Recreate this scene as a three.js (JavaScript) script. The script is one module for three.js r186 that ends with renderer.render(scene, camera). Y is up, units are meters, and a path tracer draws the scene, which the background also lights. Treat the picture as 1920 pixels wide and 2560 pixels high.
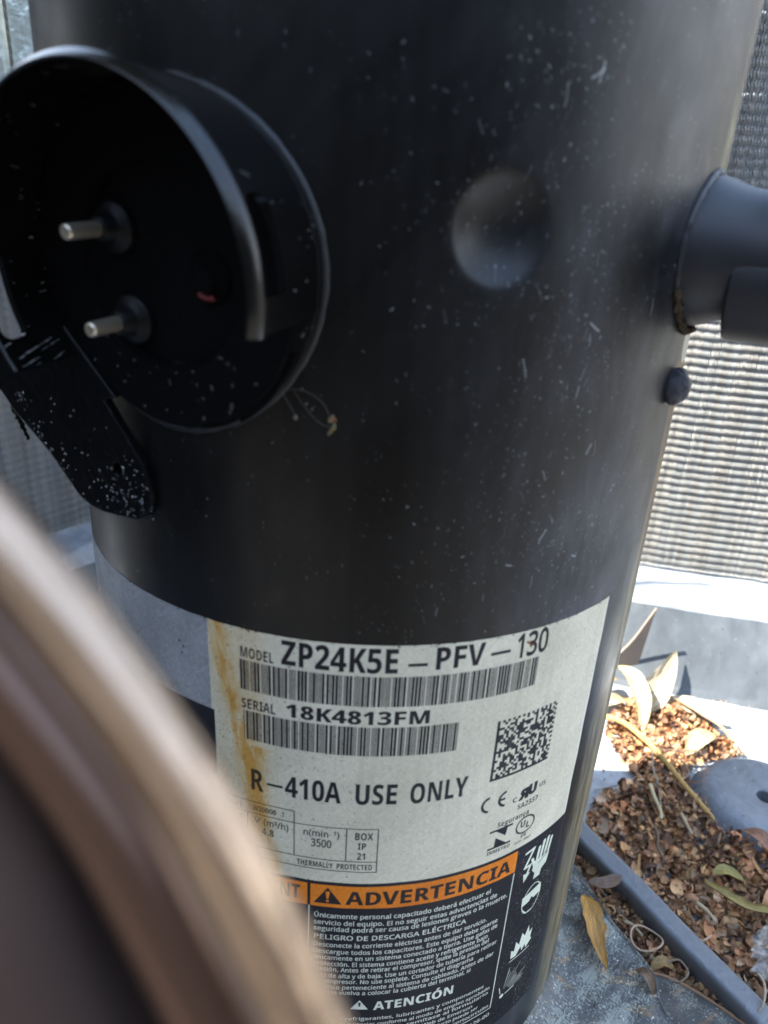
import * as THREE from 'three';
import { mergeGeometries, mergeVertices } from 'three/addons/utils/BufferGeometryUtils.js';
import { ImprovedNoise } from 'three/addons/math/ImprovedNoise.js';
import { Brush, Evaluator, SUBTRACTION } from 'three-bvh-csg';

// ------------------------------------------------------------------ camera, light, exposure
const scene = new THREE.Scene();
const camera = new THREE.PerspectiveCamera(70.83, 0.75, 0.004, 400);
{
  const yaw = 0.0216, pitch = 0.4127, roll = 0.0573;
  const f = new THREE.Vector3(Math.sin(yaw) * Math.cos(pitch), -Math.sin(pitch), -Math.cos(yaw) * Math.cos(pitch));
  const r0 = new THREE.Vector3(Math.cos(yaw), 0, Math.sin(yaw)), u0 = new THREE.Vector3().crossVectors(r0, f);
  const up = u0.clone().multiplyScalar(Math.cos(roll)).addScaledVector(r0, -Math.sin(roll));
  camera.position.set(0, 0.275, 0.2126);
  camera.up.copy(up);
  camera.lookAt(camera.position.clone().add(f));
  camera.focus = 0.23;
  camera.userData.fStop = 14.5;
}
const SUN = new THREE.Vector3(-0.62, 0.77, 0.012).normalize();
{ // clear sky: deep blue overhead, pale towards the horizon, brighter around the sun
  const w = 512, h = 256, d = new Float32Array(w * h * 4), sd = SUN;
  for (let y = 0; y < h; y++) for (let x = 0; x < w; x++) {
    const el = ((y + 0.5) / h - 0.5) * Math.PI, az = ((x + 0.5) / w - 0.5) * Math.PI * 2;
    const dir = new THREE.Vector3(Math.cos(el) * Math.cos(az), Math.sin(el), Math.cos(el) * Math.sin(az));
    const k = Math.pow(1 - Math.max(0, Math.sin(el)), 2.2), g = 0.35 * Math.exp((dir.dot(sd) - 1) * 9), o = (y * w + x) * 4;
    const low = el < 0 ? 0.5 : 1;
    d[o] = (0.27 + 0.72 * k + g) * low; d[o + 1] = (0.4 + 0.62 * k + g * 0.97) * low; d[o + 2] = (0.64 + 0.36 * k + g * 0.9) * low; d[o + 3] = 1;
  }
  const t = new THREE.DataTexture(d, w, h, THREE.RGBAFormat, THREE.FloatType);
  t.mapping = THREE.EquirectangularReflectionMapping; t.magFilter = THREE.LinearFilter; t.minFilter = THREE.LinearFilter; t.needsUpdate = true;
  scene.background = t; scene.environment = t;
}
const sun = new THREE.DirectionalLight(new THREE.Color(1, 0.95, 0.86), 5);
sun.position.copy(SUN).multiplyScalar(3);
sun.castShadow = true;
sun.shadow.mapSize.set(4096, 4096);
Object.assign(sun.shadow.camera, { left: -1, right: 1, top: 1, bottom: -1, near: 0.1, far: 8 });
scene.add(sun, sun.target);
const EXPOSURE = 5.0;

// ------------------------------------------------------------------ helpers
let seed = 12345;
const rnd = () => { seed = (seed * 1664525 + 1013904223) >>> 0; return seed / 4294967296; };
const rr = (a, b) => a + (b - a) * rnd();
const V = (x, y, z) => new THREE.Vector3(x, y, z);
const D2R = Math.PI / 180;
const noise = new ImprovedNoise();
const N3 = (x, y, z) => noise.noise(x, y, z);
const fbm = (x, y, z, o = 4) => { let s = 0, a = 0.5; for (let i = 0; i < o; i++) { s += a * N3(x, y, z); x *= 2.03; y *= 2.03; z *= 2.03; a *= 0.5; } return s; };
const taken = {};
function numbered(n) { const k = (taken[n] = (taken[n] ?? -1) + 1); return k ? `${n}_${String(k).padStart(3, '0')}` : n; }
function shadows(m) { m.castShadow = true; m.receiveShadow = true; return m; }
function thing(name, label, category, group) {
  const o = new THREE.Group(); o.name = numbered(name); o.userData = { label, category };
  if (group) o.userData.group = group;
  scene.add(o); return o;
}
function part(name, geo, mat, parent, label) {
  const m = shadows(new THREE.Mesh(geo, mat)); m.name = name; if (label) m.userData.label = label;
  parent.add(m); return m;
}
function single(name, geo, mat, label, category, group) {
  const m = shadows(new THREE.Mesh(geo, mat)); m.name = numbered(name); m.userData = { label, category };
  if (group) m.userData.group = group;
  scene.add(m); return m;
}
function struct(name, geo, mat, parent, label) {
  const m = shadows(new THREE.Mesh(geo, mat)); m.name = name;
  if (label) m.userData.label = label;
  if (!parent) m.userData.kind = 'structure';
  (parent ?? scene).add(m); return m;
}
function canvas(w, h) { const c = document.createElement('canvas'); c.width = w; c.height = h; return [c, c.getContext('2d')]; }
function tex(c, srgb = true, rep) {
  const t = new THREE.CanvasTexture(c); if (srgb) t.colorSpace = THREE.SRGBColorSpace;
  if (rep) { t.wrapS = t.wrapT = THREE.RepeatWrapping; t.repeat.set(rep, rep); }
  t.magFilter = THREE.LinearFilter; return t;
}
// a tiling grey noise field; fn(x, y in 0..1) gives 0..1
function field(n, fn, srgb = false) {
  const d = new Uint8Array(n * n * 4);
  for (let y = 0; y < n; y++) for (let x = 0; x < n; x++) {
    const v = fn(x / n, y / n), o = (y * n + x) * 4, a = Array.isArray(v) ? v : [v, v, v];
    for (let c = 0; c < 3; c++) d[o + c] = Math.max(0, Math.min(255, a[c] * 255)); d[o + 3] = 255;
  }
  const t = new THREE.DataTexture(d, n, n); t.wrapS = t.wrapT = THREE.RepeatWrapping; t.magFilter = THREE.LinearFilter; t.minFilter = THREE.LinearFilter;
  if (srgb) t.colorSpace = THREE.SRGBColorSpace; t.needsUpdate = true; return t;
}
function clone(t, rep) { const c = t.clone(); c.repeat.set(rep, rep); c.needsUpdate = true; return c; }
// noise that repeats over 1
const tile = (x, y, f, s = 0) => { const a = x * Math.PI * 2, b = y * Math.PI * 2, r = f / 6.283; return N3(Math.cos(a) * r + s, Math.sin(a) * r + 3.3 + Math.cos(b) * r, Math.sin(b) * r + s * 1.7) ; };
const tfbm = (x, y, f, s = 0) => tile(x, y, f, s) * 0.5 + tile(x, y, f * 2.1, s + 5) * 0.25 + tile(x, y, f * 4.3, s + 9) * 0.125 + tile(x, y, f * 8.7, s + 13) * 0.0625;

const FBN = 512, FB = new Float32Array(FBN * FBN);
for (let y = 0; y < FBN; y++) for (let x = 0; x < FBN; x++) FB[y * FBN + x] = tfbm(x / FBN, y / FBN, 16, 21);
function fb(x, y, s = 0) { // 2D fractal noise from a table, one feature per unit
  x = (x + s * 37.71) * 32; y = (y + s * 11.37) * 32;
  const xi = Math.floor(x), yi = Math.floor(y), fx = x - xi, fy = y - yi, x0 = xi & 511, x1 = (xi + 1) & 511, y0 = (yi & 511) << 9, y1 = ((yi + 1) & 511) << 9;
  return (FB[y0 + x0] * (1 - fx) + FB[y0 + x1] * fx) * (1 - fy) + (FB[y1 + x0] * (1 - fx) + FB[y1 + x1] * fx) * fy;
}
const rustTex = field(256, (x, y) => { const n = 0.5 + tfbm(x, y, 14, 30); return n > 0.62 ? [0.62, 0.5, 0.32] : [0.34 * n + 0.1, 0.24 * n + 0.08, 0.15 * n + 0.06]; }, true);
const grain = field(512, (x, y) => 0.5 + 0.9 * tfbm(x, y, 22, 1) + (rnd() - 0.5) * 0.12);
const fineGrain = field(256, (x, y) => 0.5 + 0.35 * tile(x, y, 40, 2) + (rnd() - 0.5) * 0.5);
const patchy = field(512, (x, y) => 0.5 + 0.8 * tfbm(x, y, 6, 4));

function tubeGeo(points, radius, seg = 60, rad = 14, closed = false, wob = 0) {
  const c = new THREE.CatmullRomCurve3(points, closed, 'centripetal');
  const g = new THREE.TubeGeometry(c, seg, 1, rad, closed);
  const p = g.attributes.position, rf = typeof radius === 'function' ? radius : () => radius;
  for (let i = 0; i <= seg; i++) {
    const q = c.getPointAt(Math.min(1, i / seg)), r = rf(i / seg);
    for (let j = 0; j <= rad; j++) {
      const k = i * (rad + 1) + j;
      const d = V(p.getX(k) - q.x, p.getY(k) - q.y, p.getZ(k) - q.z);
      const w = wob ? 1 + wob * N3(i * 0.4, Math.cos(j / rad * 6.283) * 1.3, Math.sin(j / rad * 6.283) * 1.3) : 1;
      p.setXYZ(k, q.x + d.x * r * w, q.y + d.y * r * w, q.z + d.z * r * w);
    }
  }
  g.computeVertexNormals(); return g;
}
function capTube(points, r0, seg, rad, wob) { // tapered closed ends
  return tubeGeo(points, (t) => r0(t) * Math.min(1, Math.sqrt(Math.max(0.0004, 1 - Math.pow(Math.abs(t * 2 - 1), 26)))), seg, rad, false, wob);
}
function grid(nu, nv, fn) { // fn(u, v) -> Vector3, uv = (u, v)
  const pos = [], uv = [], idx = [];
  for (let i = 0; i <= nu; i++) for (let j = 0; j <= nv; j++) { const q = fn(i / nu, j / nv); pos.push(q.x, q.y, q.z); uv.push(i / nu, j / nv); }
  for (let i = 0; i < nu; i++) for (let j = 0; j < nv; j++) { const a = i * (nv + 1) + j, b = a + nv + 1; idx.push(a, b, a + 1, b, b + 1, a + 1); }
  const g = new THREE.BufferGeometry();
  g.setAttribute('position', new THREE.Float32BufferAttribute(pos, 3)); g.setAttribute('uv', new THREE.Float32BufferAttribute(uv, 2)); g.setIndex(idx); g.computeVertexNormals(); return g;
}
function planarUV(g, k, ax = 'xz') { // uv in metres times k
  const p = g.attributes.position, a = new Float32Array(p.count * 2);
  for (let i = 0; i < p.count; i++) { a[i * 2] = (ax[0] === 'x' ? p.getX(i) : p.getZ(i)) * k; a[i * 2 + 1] = (ax[1] === 'z' ? p.getZ(i) : p.getY(i)) * k; }
  g.setAttribute('uv', new THREE.Float32BufferAttribute(a, 2)); return g;
}
const std = (o) => new THREE.MeshStandardMaterial(o);
const phys = (o) => new THREE.MeshPhysicalMaterial(o);
const lin = (r, g, b) => new THREE.Color().setRGB(r, g, b);

// ------------------------------------------------------------------ setting: ground, pan, coil, cabinet
const FIT = 0.275;                       // height of the camera above the pan
const R = 0.083;                         // compressor radius

const concrete = std({ color: lin(0.2, 0.187, 0.165), roughness: 0.95, map: clone(patchy, 1), bumpMap: clone(grain, 4), bumpScale: 0.002 });
{
  const g = new THREE.PlaneGeometry(120, 120, 1, 1); g.rotateX(-Math.PI / 2); g.translate(0, -0.06, 0); planarUV(g, 1);
  struct('ground', g, concrete);
  const w = new THREE.BoxGeometry(14, 1.7, 0.2); w.translate(-1, 0.79, 2.1);
  const fence = thing('added_fence', 'added unseen dark boards low behind the viewer that darken the reflections', 'fence');  // unseen boards added to darken what the shell reflects in front
  const fm = std({ color: lin(0.025, 0.023, 0.022), roughness: 0.8 });
  for (let i = 0; i < 16; i++) { const b = new THREE.BoxGeometry(0.116, 0.72, 0.02); b.translate(-0.96 + i * 0.12, 0.3, 0.72 + (i % 2) * 0.004); part('board', b, fm, fence); }
  const hw = single('added_wall', w, std({ color: lin(0.13, 0.122, 0.11), roughness: 0.95, bumpMap: clone(grain, 3), bumpScale: 0.003 }), 'added unseen wall behind the viewer that bounces light and holds back blue sky', 'wall');  // unseen, added to bounce neutral light and hold back blue sky
}

// the coil follows this line (front face, seen from the compressor)
const coilLine = new THREE.CatmullRomCurve3([[-0.31, -0.075], [-0.285, -0.116], [-0.213, -0.235], [-0.178, -0.281], [-0.12, -0.306], [-0.02, -0.3], [0.09, -0.263], [0.188, -0.2286], [0.2688, -0.2107], [0.38, -0.175], [0.5, -0.11]].map(([x, z]) => V(x, 0, z)), false, 'centripetal');
coilLine.arcLengthDivisions = 800;
const coilLen = coilLine.getLength();
const inward = (t) => { const d = coilLine.getTangentAt(t); return V(-d.z, 0, d.x).multiplyScalar(-1).negate(); };
const coilAt = (t, off, y) => { const q = coilLine.getPointAt(t), n = inward(t); return V(q.x + n.x * off, y, q.z + n.z * off); };

// pan
const [panC, pg] = canvas(1024, 1024);
{
  const im = pg.createImageData(1024, 1024);
  for (let y = 0; y < 1024; y++) for (let x = 0; x < 1024; x++) {
    const n = fb(x / 130, y / 130, 3.1), m = fb(x / 30, y / 30, 9.2), o = (y * 1024 + x) * 4;
    const k = 160 + n * 46 + m * 30 + (rnd() - 0.5) * 10;
    im.data[o] = k * 0.97; im.data[o + 1] = k; im.data[o + 2] = k * 1.03; im.data[o + 3] = 255;
  }
  pg.putImageData(im, 0, 0);
  for (let i = 0; i < 900; i++) { pg.fillStyle = rnd() < 0.5 ? `rgba(225,222,210,${rr(0.2, 0.8)})` : `rgba(60,55,48,${rr(0.15, 0.5)})`; pg.beginPath(); pg.arc(rnd() * 1024, rnd() * 1024, rr(0.6, 2.6), 0, 7); pg.fill(); }
}
const panTex = tex(panC, true, 3);
const panMat = std({ map: panTex, roughness: 0.5, metalness: 0.0, bumpMap: clone(grain, 12), bumpScale: 0.0004 });
{
  const s = new THREE.Shape();
  s.moveTo(-0.6, -0.2); s.lineTo(0.6, -0.2); s.lineTo(0.6, 0.42); s.lineTo(-0.6, 0.42); s.closePath();     // shape y = -z
  const hole = new THREE.Path();                                                                             // a drain slot by the ledge
  hole.moveTo(0.2325, 0.1445); hole.lineTo(0.2358, 0.1515); hole.lineTo(0.262, 0.1462); hole.lineTo(0.26, 0.139); hole.closePath();
  s.holes.push(hole);
  const g = new THREE.ExtrudeGeometry(s, { depth: 0.004, bevelEnabled: false }); g.rotateX(-Math.PI / 2); g.translate(0, -0.004, 0); planarUV(g, 1);
  struct('pan_floor', g, panMat);
  const prof = [[-0.06, 0.05], [0.0, 0.0505], [0.020, 0.0505], [0.026, 0.0495], [0.0295, 0.0465], [0.032, 0.0425], [0.05, 0.022], [0.066, 0.004], [0.069, 0.0015], [0.074, -0.001]];
  const pts = new THREE.CatmullRomCurve3(prof.map(([o, y]) => V(o, y, 0)), false, 'centripetal');
  const lg = grid(160, 40, (u, v) => {
    const t = 0.02 + 0.96 * u, q = pts.getPoint(v), c = coilAt(t, q.x, q.y);
    c.y += 0.0012 * N3(u * 40, v * 6, 2); return c;
  });
  planarUV(lg, 1.3);
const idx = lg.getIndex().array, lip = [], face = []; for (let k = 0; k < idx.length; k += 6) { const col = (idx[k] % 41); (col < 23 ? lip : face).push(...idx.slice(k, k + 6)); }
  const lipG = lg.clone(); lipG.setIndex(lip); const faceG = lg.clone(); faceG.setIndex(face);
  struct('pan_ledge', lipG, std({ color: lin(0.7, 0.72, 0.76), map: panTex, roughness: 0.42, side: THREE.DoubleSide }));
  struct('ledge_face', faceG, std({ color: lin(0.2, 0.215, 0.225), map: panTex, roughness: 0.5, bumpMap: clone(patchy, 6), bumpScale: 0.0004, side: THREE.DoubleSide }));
}

// unseen cabinet pieces, added and cut to block sun and sky
const sheet = std({ color: lin(0.42, 0.42, 0.39), roughness: 0.55, bumpMap: clone(patchy, 1), bumpScale: 0.001 });
{
  const cab = thing('added_cabinet', 'added unseen beige grey sheet metal cabinet top with corner posts, shaped to block light', 'cabinet');
  for (const [t, off] of [[0.25, -0.055], [0.98, -0.03]]) { const q = coilAt(t, off, 0), g = new THREE.BoxGeometry(0.03, 0.527, 0.03); g.translate(q.x, 0.2035, q.z); part('corner_post', g, sheet, cab); }
  for (let k = 0; k < 12; k++) { const lou = grid(40, 1, (u, v) => coilAt(0.45 + 0.5 * u, -0.045 - v * 0.018, 0.215 + k * 0.021 + v * 0.022)); part('added_louver', lou, std({ color: lin(0.1, 0.1, 0.1), roughness: 0.6, side: THREE.DoubleSide }), cab); }  // added strips that block the bright sky behind the upper coil
  { const g = new THREE.BoxGeometry(0.002, 0.52, 0.42); g.translate(-0.335, 0.2, 0.145); part('added_side_panel', g, std({ color: lin(0.03, 0.03, 0.032), roughness: 0.6 }), cab); }  // added dark sheet that darkens the reflections on the left
  const top = new THREE.Shape(); [[-0.55, -0.135], [-0.01, -0.135], [0.03, -0.02], [0.05, 0.02], [0.05, 0.203], [0.2, 0.203], [0.2, 0.3], [0.03, 0.3], [0.03, 0.012], [-0.55, 0.012]].forEach(([x, y], i) => (i ? top.lineTo(x, y) : top.moveTo(x, y))); top.closePath();
  const tg = new THREE.ExtrudeGeometry(top, { depth: 0.002, bevelEnabled: false }); tg.rotateX(-Math.PI / 2); tg.translate(0, 0.468, 0); planarUV(tg, 1);
  part('shade_panel', tg, sheet, cab);  // unseen; outline shaped to place the sun shadow and sky gaps
}

// the coil
{
  const coil = thing('condenser_coil', 'silver aluminium finned condenser coil curving around behind the compressor', 'coil');
  const H = 0.345, Y0 = 0.0525, per = 0.0052, sub = 4, seg = Math.round(H / per) * sub, depth = 0.014;
  const variants = [];
  for (let k = 0; k < 3; k++) {
    variants.push(grid(seg, 2, (u, v) => {
      const y = u * H, ph = y / per;
      const tri = Math.abs((ph + 0.25) % 1 - 0.5) * 4 - 1;
      const bent = 0.0003 * N3(y * 60, k * 7.1, 1) + 0.00016 * N3(y * 300, k * 3.3, 5);
      const edge = 0.0007 * Math.cos(ph * 6.283) + 0.0003 * N3(y * 90, k * 5.5, 8);
      return V(tri * 0.00045 + bent + (v === 0 ? 0 : v === 1 ? 0.0002 : -0.00105), Y0 + y, v === 0 ? edge : v === 1 ? -depth : edge - 0.0012);
    }));
  }
  const alu = std({ color: lin(0.6, 0.6, 0.585), metalness: 0.35, roughness: 0.42, side: THREE.DoubleSide });
  const n = Math.floor(coilLen / 0.0016), m = new THREE.Matrix4();
  const fin = shadows(new THREE.InstancedMesh(mergeGeometries([variants[0]]), alu, Math.ceil(n / 3)));
  const all = [fin, shadows(new THREE.InstancedMesh(variants[1], alu, Math.ceil(n / 3))), shadows(new THREE.InstancedMesh(variants[2], alu, Math.ceil(n / 3)))];
  const cnt = [0, 0, 0];
  for (let i = 0; i < n; i++) {
    const t = (i + 0.5) / n, q = coilLine.getPointAt(t), d = inward(t), k = Math.floor(rnd() * 3);
    const kk = cnt[k] < all[k].count ? k : cnt.findIndex((c, j) => c < all[j].count);
    m.makeRotationY(Math.atan2(d.x, d.z) + rr(-0.03, 0.03)); m.setPosition(q.x + rr(-0.0001, 0.0001), rr(-0.0004, 0.0003), q.z);
    all[kk].setMatrixAt(cnt[kk], m);
    const c = rr(0.72, 1.0), w = rr(-0.03, 0.03); all[kk].setColorAt(cnt[kk], lin(c + w, c, c - w)); cnt[kk]++;
  }
  all.forEach((f, k) => { f.count = cnt[k]; f.name = 'fins'; f.userData.kind = 'stuff'; coil.add(f); });
  const tubeMat = std({ color: lin(0.55, 0.48, 0.38), metalness: 0.4, roughness: 0.45 });
  for (let k = 0; k < 9; k++) {
    const y = Y0 + 0.011 + k * 0.0381, pts = [];
    for (let i = 0; i <= 24; i++) pts.push(coilAt(0.005 + 0.99 * i / 24, -0.0175, y));
    part('coil_tube', tubeGeo(pts, 0.003, 90, 8), tubeMat, coil);
  }
}

// ------------------------------------------------------------------ compressor
const comp = thing('compressor', 'black upright compressor cylinder with printed label and open round terminal housing', 'compressor');

// shell paint: s = arc length in mm, v = fit height in mm
const SW = 290, SH = 332, [shC, sg] = canvas(2048, 2048);
const sx = (s) => (s + 145) / SW * 2048, sy = (y) => (70 - y) / SH * 2048;
{
  const im = sg.createImageData(2048, 2048);
  for (let y = 0; y < 2048; y++) for (let x = 0; x < 2048; x++) {
    const s = x / 2048 * SW - 145, h = 70 - y / 2048 * SH, o = (y * 2048 + x) * 4;
    const n = fb(s / 30, h / 60, 1.5), st = fb(s / 3, h / 70, 7.7), f = fb(s / 2, h / 2, 3.9);
    let k = 8 + n * 13 + st * 12 + f * 5 + (rnd() - 0.5) * 5;
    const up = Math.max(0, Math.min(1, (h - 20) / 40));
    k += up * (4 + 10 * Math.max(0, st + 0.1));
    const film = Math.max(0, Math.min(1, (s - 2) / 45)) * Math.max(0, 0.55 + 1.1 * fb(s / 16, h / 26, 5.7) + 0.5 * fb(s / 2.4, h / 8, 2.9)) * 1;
    k += 46 * film;  // mottled dust, strengthened to paint the right-hand sheen into the colour
    let r = k * 0.98, g = k, b = k * 1.1;
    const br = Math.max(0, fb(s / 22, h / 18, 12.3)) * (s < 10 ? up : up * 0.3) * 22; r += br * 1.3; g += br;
    // rust and dirt down the right-hand seam
    const sm = 88.5 + 1.2 * fb(h / 9, 1.1) - Math.max(0, -h - 60) * 0.022;
    const w = Math.exp(-Math.pow((s - sm) / (2.4 + 1.2 * fb(h / 14, 3)), 2)) * (h < -20 ? 1 : 0.35);
    const e = s > sm ? Math.min(1, (s - sm) / 3) : 0;
    const t = Math.min(1, Math.max(0, w * (1.0 + 0.9 * fb(s / 1.1, h / 9, 6.6))));
    r = r * (1 - t) + 122 * t; g = g * (1 - t) + 98 * t; b = b * (1 - t) + 66 * t;
    const du = e * 0.5 * (0.7 + fb(s / 2, h / 14, 2.2)); r += (150 - r) * du; g += (144 - g) * du; b += (128 - b) * du;
    // lower olive dust near the foot on the right
    const lo = Math.max(0, Math.min(1, (-h - 72) / 50)) * Math.max(0, Math.min(1, (s - 70) / 11)); const q = Math.min(1, lo * 2) * (0.62 + 0.8 * fb(s / 1.5, h / 12, 8.1)); r += (140 - r) * q; g += (130 - g) * q; b += (102 - b) * q;
    im.data[o] = r; im.data[o + 1] = g; im.data[o + 2] = b; im.data[o + 3] = 255;
  }
  sg.putImageData(im, 0, 0);
  const mark = (s, h, l, a, w, al, c = '205,208,205') => { sg.strokeStyle = `rgba(${c},${al})`; sg.lineWidth = w * 7; sg.lineCap = 'round'; sg.beginPath(); const x = sx(s), y = sy(h), d = l * 7; sg.moveTo(x, y); sg.quadraticCurveTo(x + Math.cos(a) * d * 0.5 + rr(-1, 1) * d * 0.18, y + Math.sin(a) * d * 0.5 + rr(-1, 1) * d * 0.18, x + Math.cos(a) * d, y + Math.sin(a) * d); sg.stroke(); };
  for (let i = 0; i < 5200; i++) { // fine specks, thicker to the right of the dimple
    let s = rr(-80, 100), h = rr(-90, 65); if (rnd() < 0.6) { s = 38 + (rnd() + rnd() - 1) * 48; }
    if (fb(s / 14, h / 14, 3.3) < rr(-0.25, 0.2)) continue;
    mark(s, h, rr(0.1, 0.5), rr(0, 6.3), rr(0.07, 0.24), rr(0.12, 0.65));
  }
  for (let i = 0; i < 560; i++) { const s = 38 + (rnd() + rnd() - 1) * 40, h = rr(-85, 60); if (fb(s / 9, h / 12, 8.3) < rr(-0.2, 0.25)) continue; mark(s, h, Math.pow(rnd(), 3) * 3 + 0.15, rr(0.9, 2.5), rr(0.08, 0.34), 0.08 + 0.5 * Math.pow(rnd(), 1.8)); }
  for (let i = 0; i < 36; i++) { const s = rr(-60, 80), h = rr(-85, 55); mark(s, h, rr(0.1, 0.8), rr(0, 6.3), rr(0.15, 0.34), rr(0.25, 0.7)); }
  mark(-13, 57, 3.2, 1.9, 0.55, 0.4); mark(20, 60, 3.8, 1.8, 0.6, 0.4, '205,180,165'); mark(-14, 56, 2, 0.9, 0.4, 0.3);
  for (const [s, h, l, a] of [[29, 33, 2.6, 0.7], [34, 34, 3.2, 2], [36, 22, 2.6, 1.8], [36, 21, 2.6, 2.6], [39, -63, 2, 2.2], [42, -20, 3, 0.5], [48, -45, 2, 2.1], [30, -70, 1.4, 0.2], [48, -71, 1.4, 0.3]]) mark(s, h, l, a, 0.4, 0.5);
  // paint broken off below the fitting
  sg.fillStyle = 'rgba(190,186,172,0.95)'; sg.beginPath(); sg.moveTo(sx(87.5), sy(-18)); sg.lineTo(sx(93), sy(-14)); sg.lineTo(sx(93), sy(-31)); sg.lineTo(sx(89), sy(-33)); sg.lineTo(sx(86.6), sy(-29)); sg.fill();
  for (let i = 0; i < 60; i++) mark(rr(83, 88), rr(-33, -16), rr(1, 3), rr(1.9, 2.4), 0.3, rr(0.3, 0.8), rnd() < 0.5 ? '150,118,72' : '70,48,30');
  sg.fillStyle = 'rgba(150,148,80,0.7)'; for (let i = 0; i < 50; i++) { sg.beginPath(); sg.ellipse(sx(rr(84, 90)), sy(rr(6, 24)), rr(3, 8), rr(10, 30), 0, 0, 7); sg.fillStyle = `rgba(150,150,95,${rr(0.05, 0.2)})`; sg.fill(); }
}
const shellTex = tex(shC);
const shellRough = field(512, (x, y) => 0.40 + 0.22 * tfbm(x, y, 9, 3) + 0.1 * tfbm(x, y, 40, 8));
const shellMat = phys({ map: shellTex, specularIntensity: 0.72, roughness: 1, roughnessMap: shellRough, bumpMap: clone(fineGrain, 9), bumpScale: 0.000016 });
{
  const ths = [], ys = [];
  for (let a = -104; a <= 104; a += 0.5) ths.push(a); for (let a = 110; a <= 250; a += 6) ths.push(a); ths.push(256);
  for (let y = -0.262; y < -0.03; y += 0.004) ys.push(y); for (let y = -0.03; y < 0.02; y += 0.0007) ys.push(y); for (let y = 0.02; y < 0.128; y += 0.004) ys.push(y);
  const pos = [], uv = [], idx = [];
  const put = (th, y, r) => { pos.push(Math.sin(th * D2R) * r, y + FIT, Math.cos(th * D2R) * r); const tt = th > 180 ? th - 360 : th; uv.push(Math.max(0.001, Math.min(0.999, (tt * 1.4486 + 145) / SW)), Math.max(0.001, (y + 0.262) / 0.332)); };
  const rows = ys.map((y) => [y, null]); for (let k = 0; k <= 14; k++) { const a = k / 14 * Math.PI / 2; rows.push([0.128 + 0.042 * Math.sin(a), R - 0.05 + 0.05 * Math.cos(a) - (k === 14 ? 0.033 : 0.033 * (1 - Math.cos(a)))]); }
  for (const [y, rf] of rows) for (const th of ths) {
    let r = rf ?? R;
    if (rf === null) {
      const ds = (th - 14.2) * D2R * R, dy = y + 0.0044, rho = Math.hypot(ds / 0.0088, dy / 0.0092);
      if (rho < 1.8) { const x = 1 - rho * rho; r -= 0.0036 * 0.5 * (x + Math.sqrt(x * x + 0.025)) * Math.max(0, Math.min(1, (1.8 - rho) / 0.5)); }
      const sd = (th - 62.5) * D2R * R; r += 0.0006 * Math.exp(-Math.pow(sd / 0.0014, 2)) * (1 + 0.5 * N3(y * 300, 2, 3));
      r += 0.00005 * N3(th * 0.16, y * 40, 3);
    }
    put(th, y, r);
  }
  const n = ths.length;
  for (let i = 0; i + 1 < rows.length; i++) for (let j = 0; j + 1 < n; j++) { const a = i * n + j, b = a + n; idx.push(a, a + 1, b, a + 1, b + 1, b); }
  const g = new THREE.BufferGeometry();
  g.setAttribute('position', new THREE.Float32BufferAttribute(pos, 3)); g.setAttribute('uv', new THREE.Float32BufferAttribute(uv, 2)); g.setIndex(idx); g.computeVertexNormals();
  part('shell', g, shellMat, comp);
}

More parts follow.
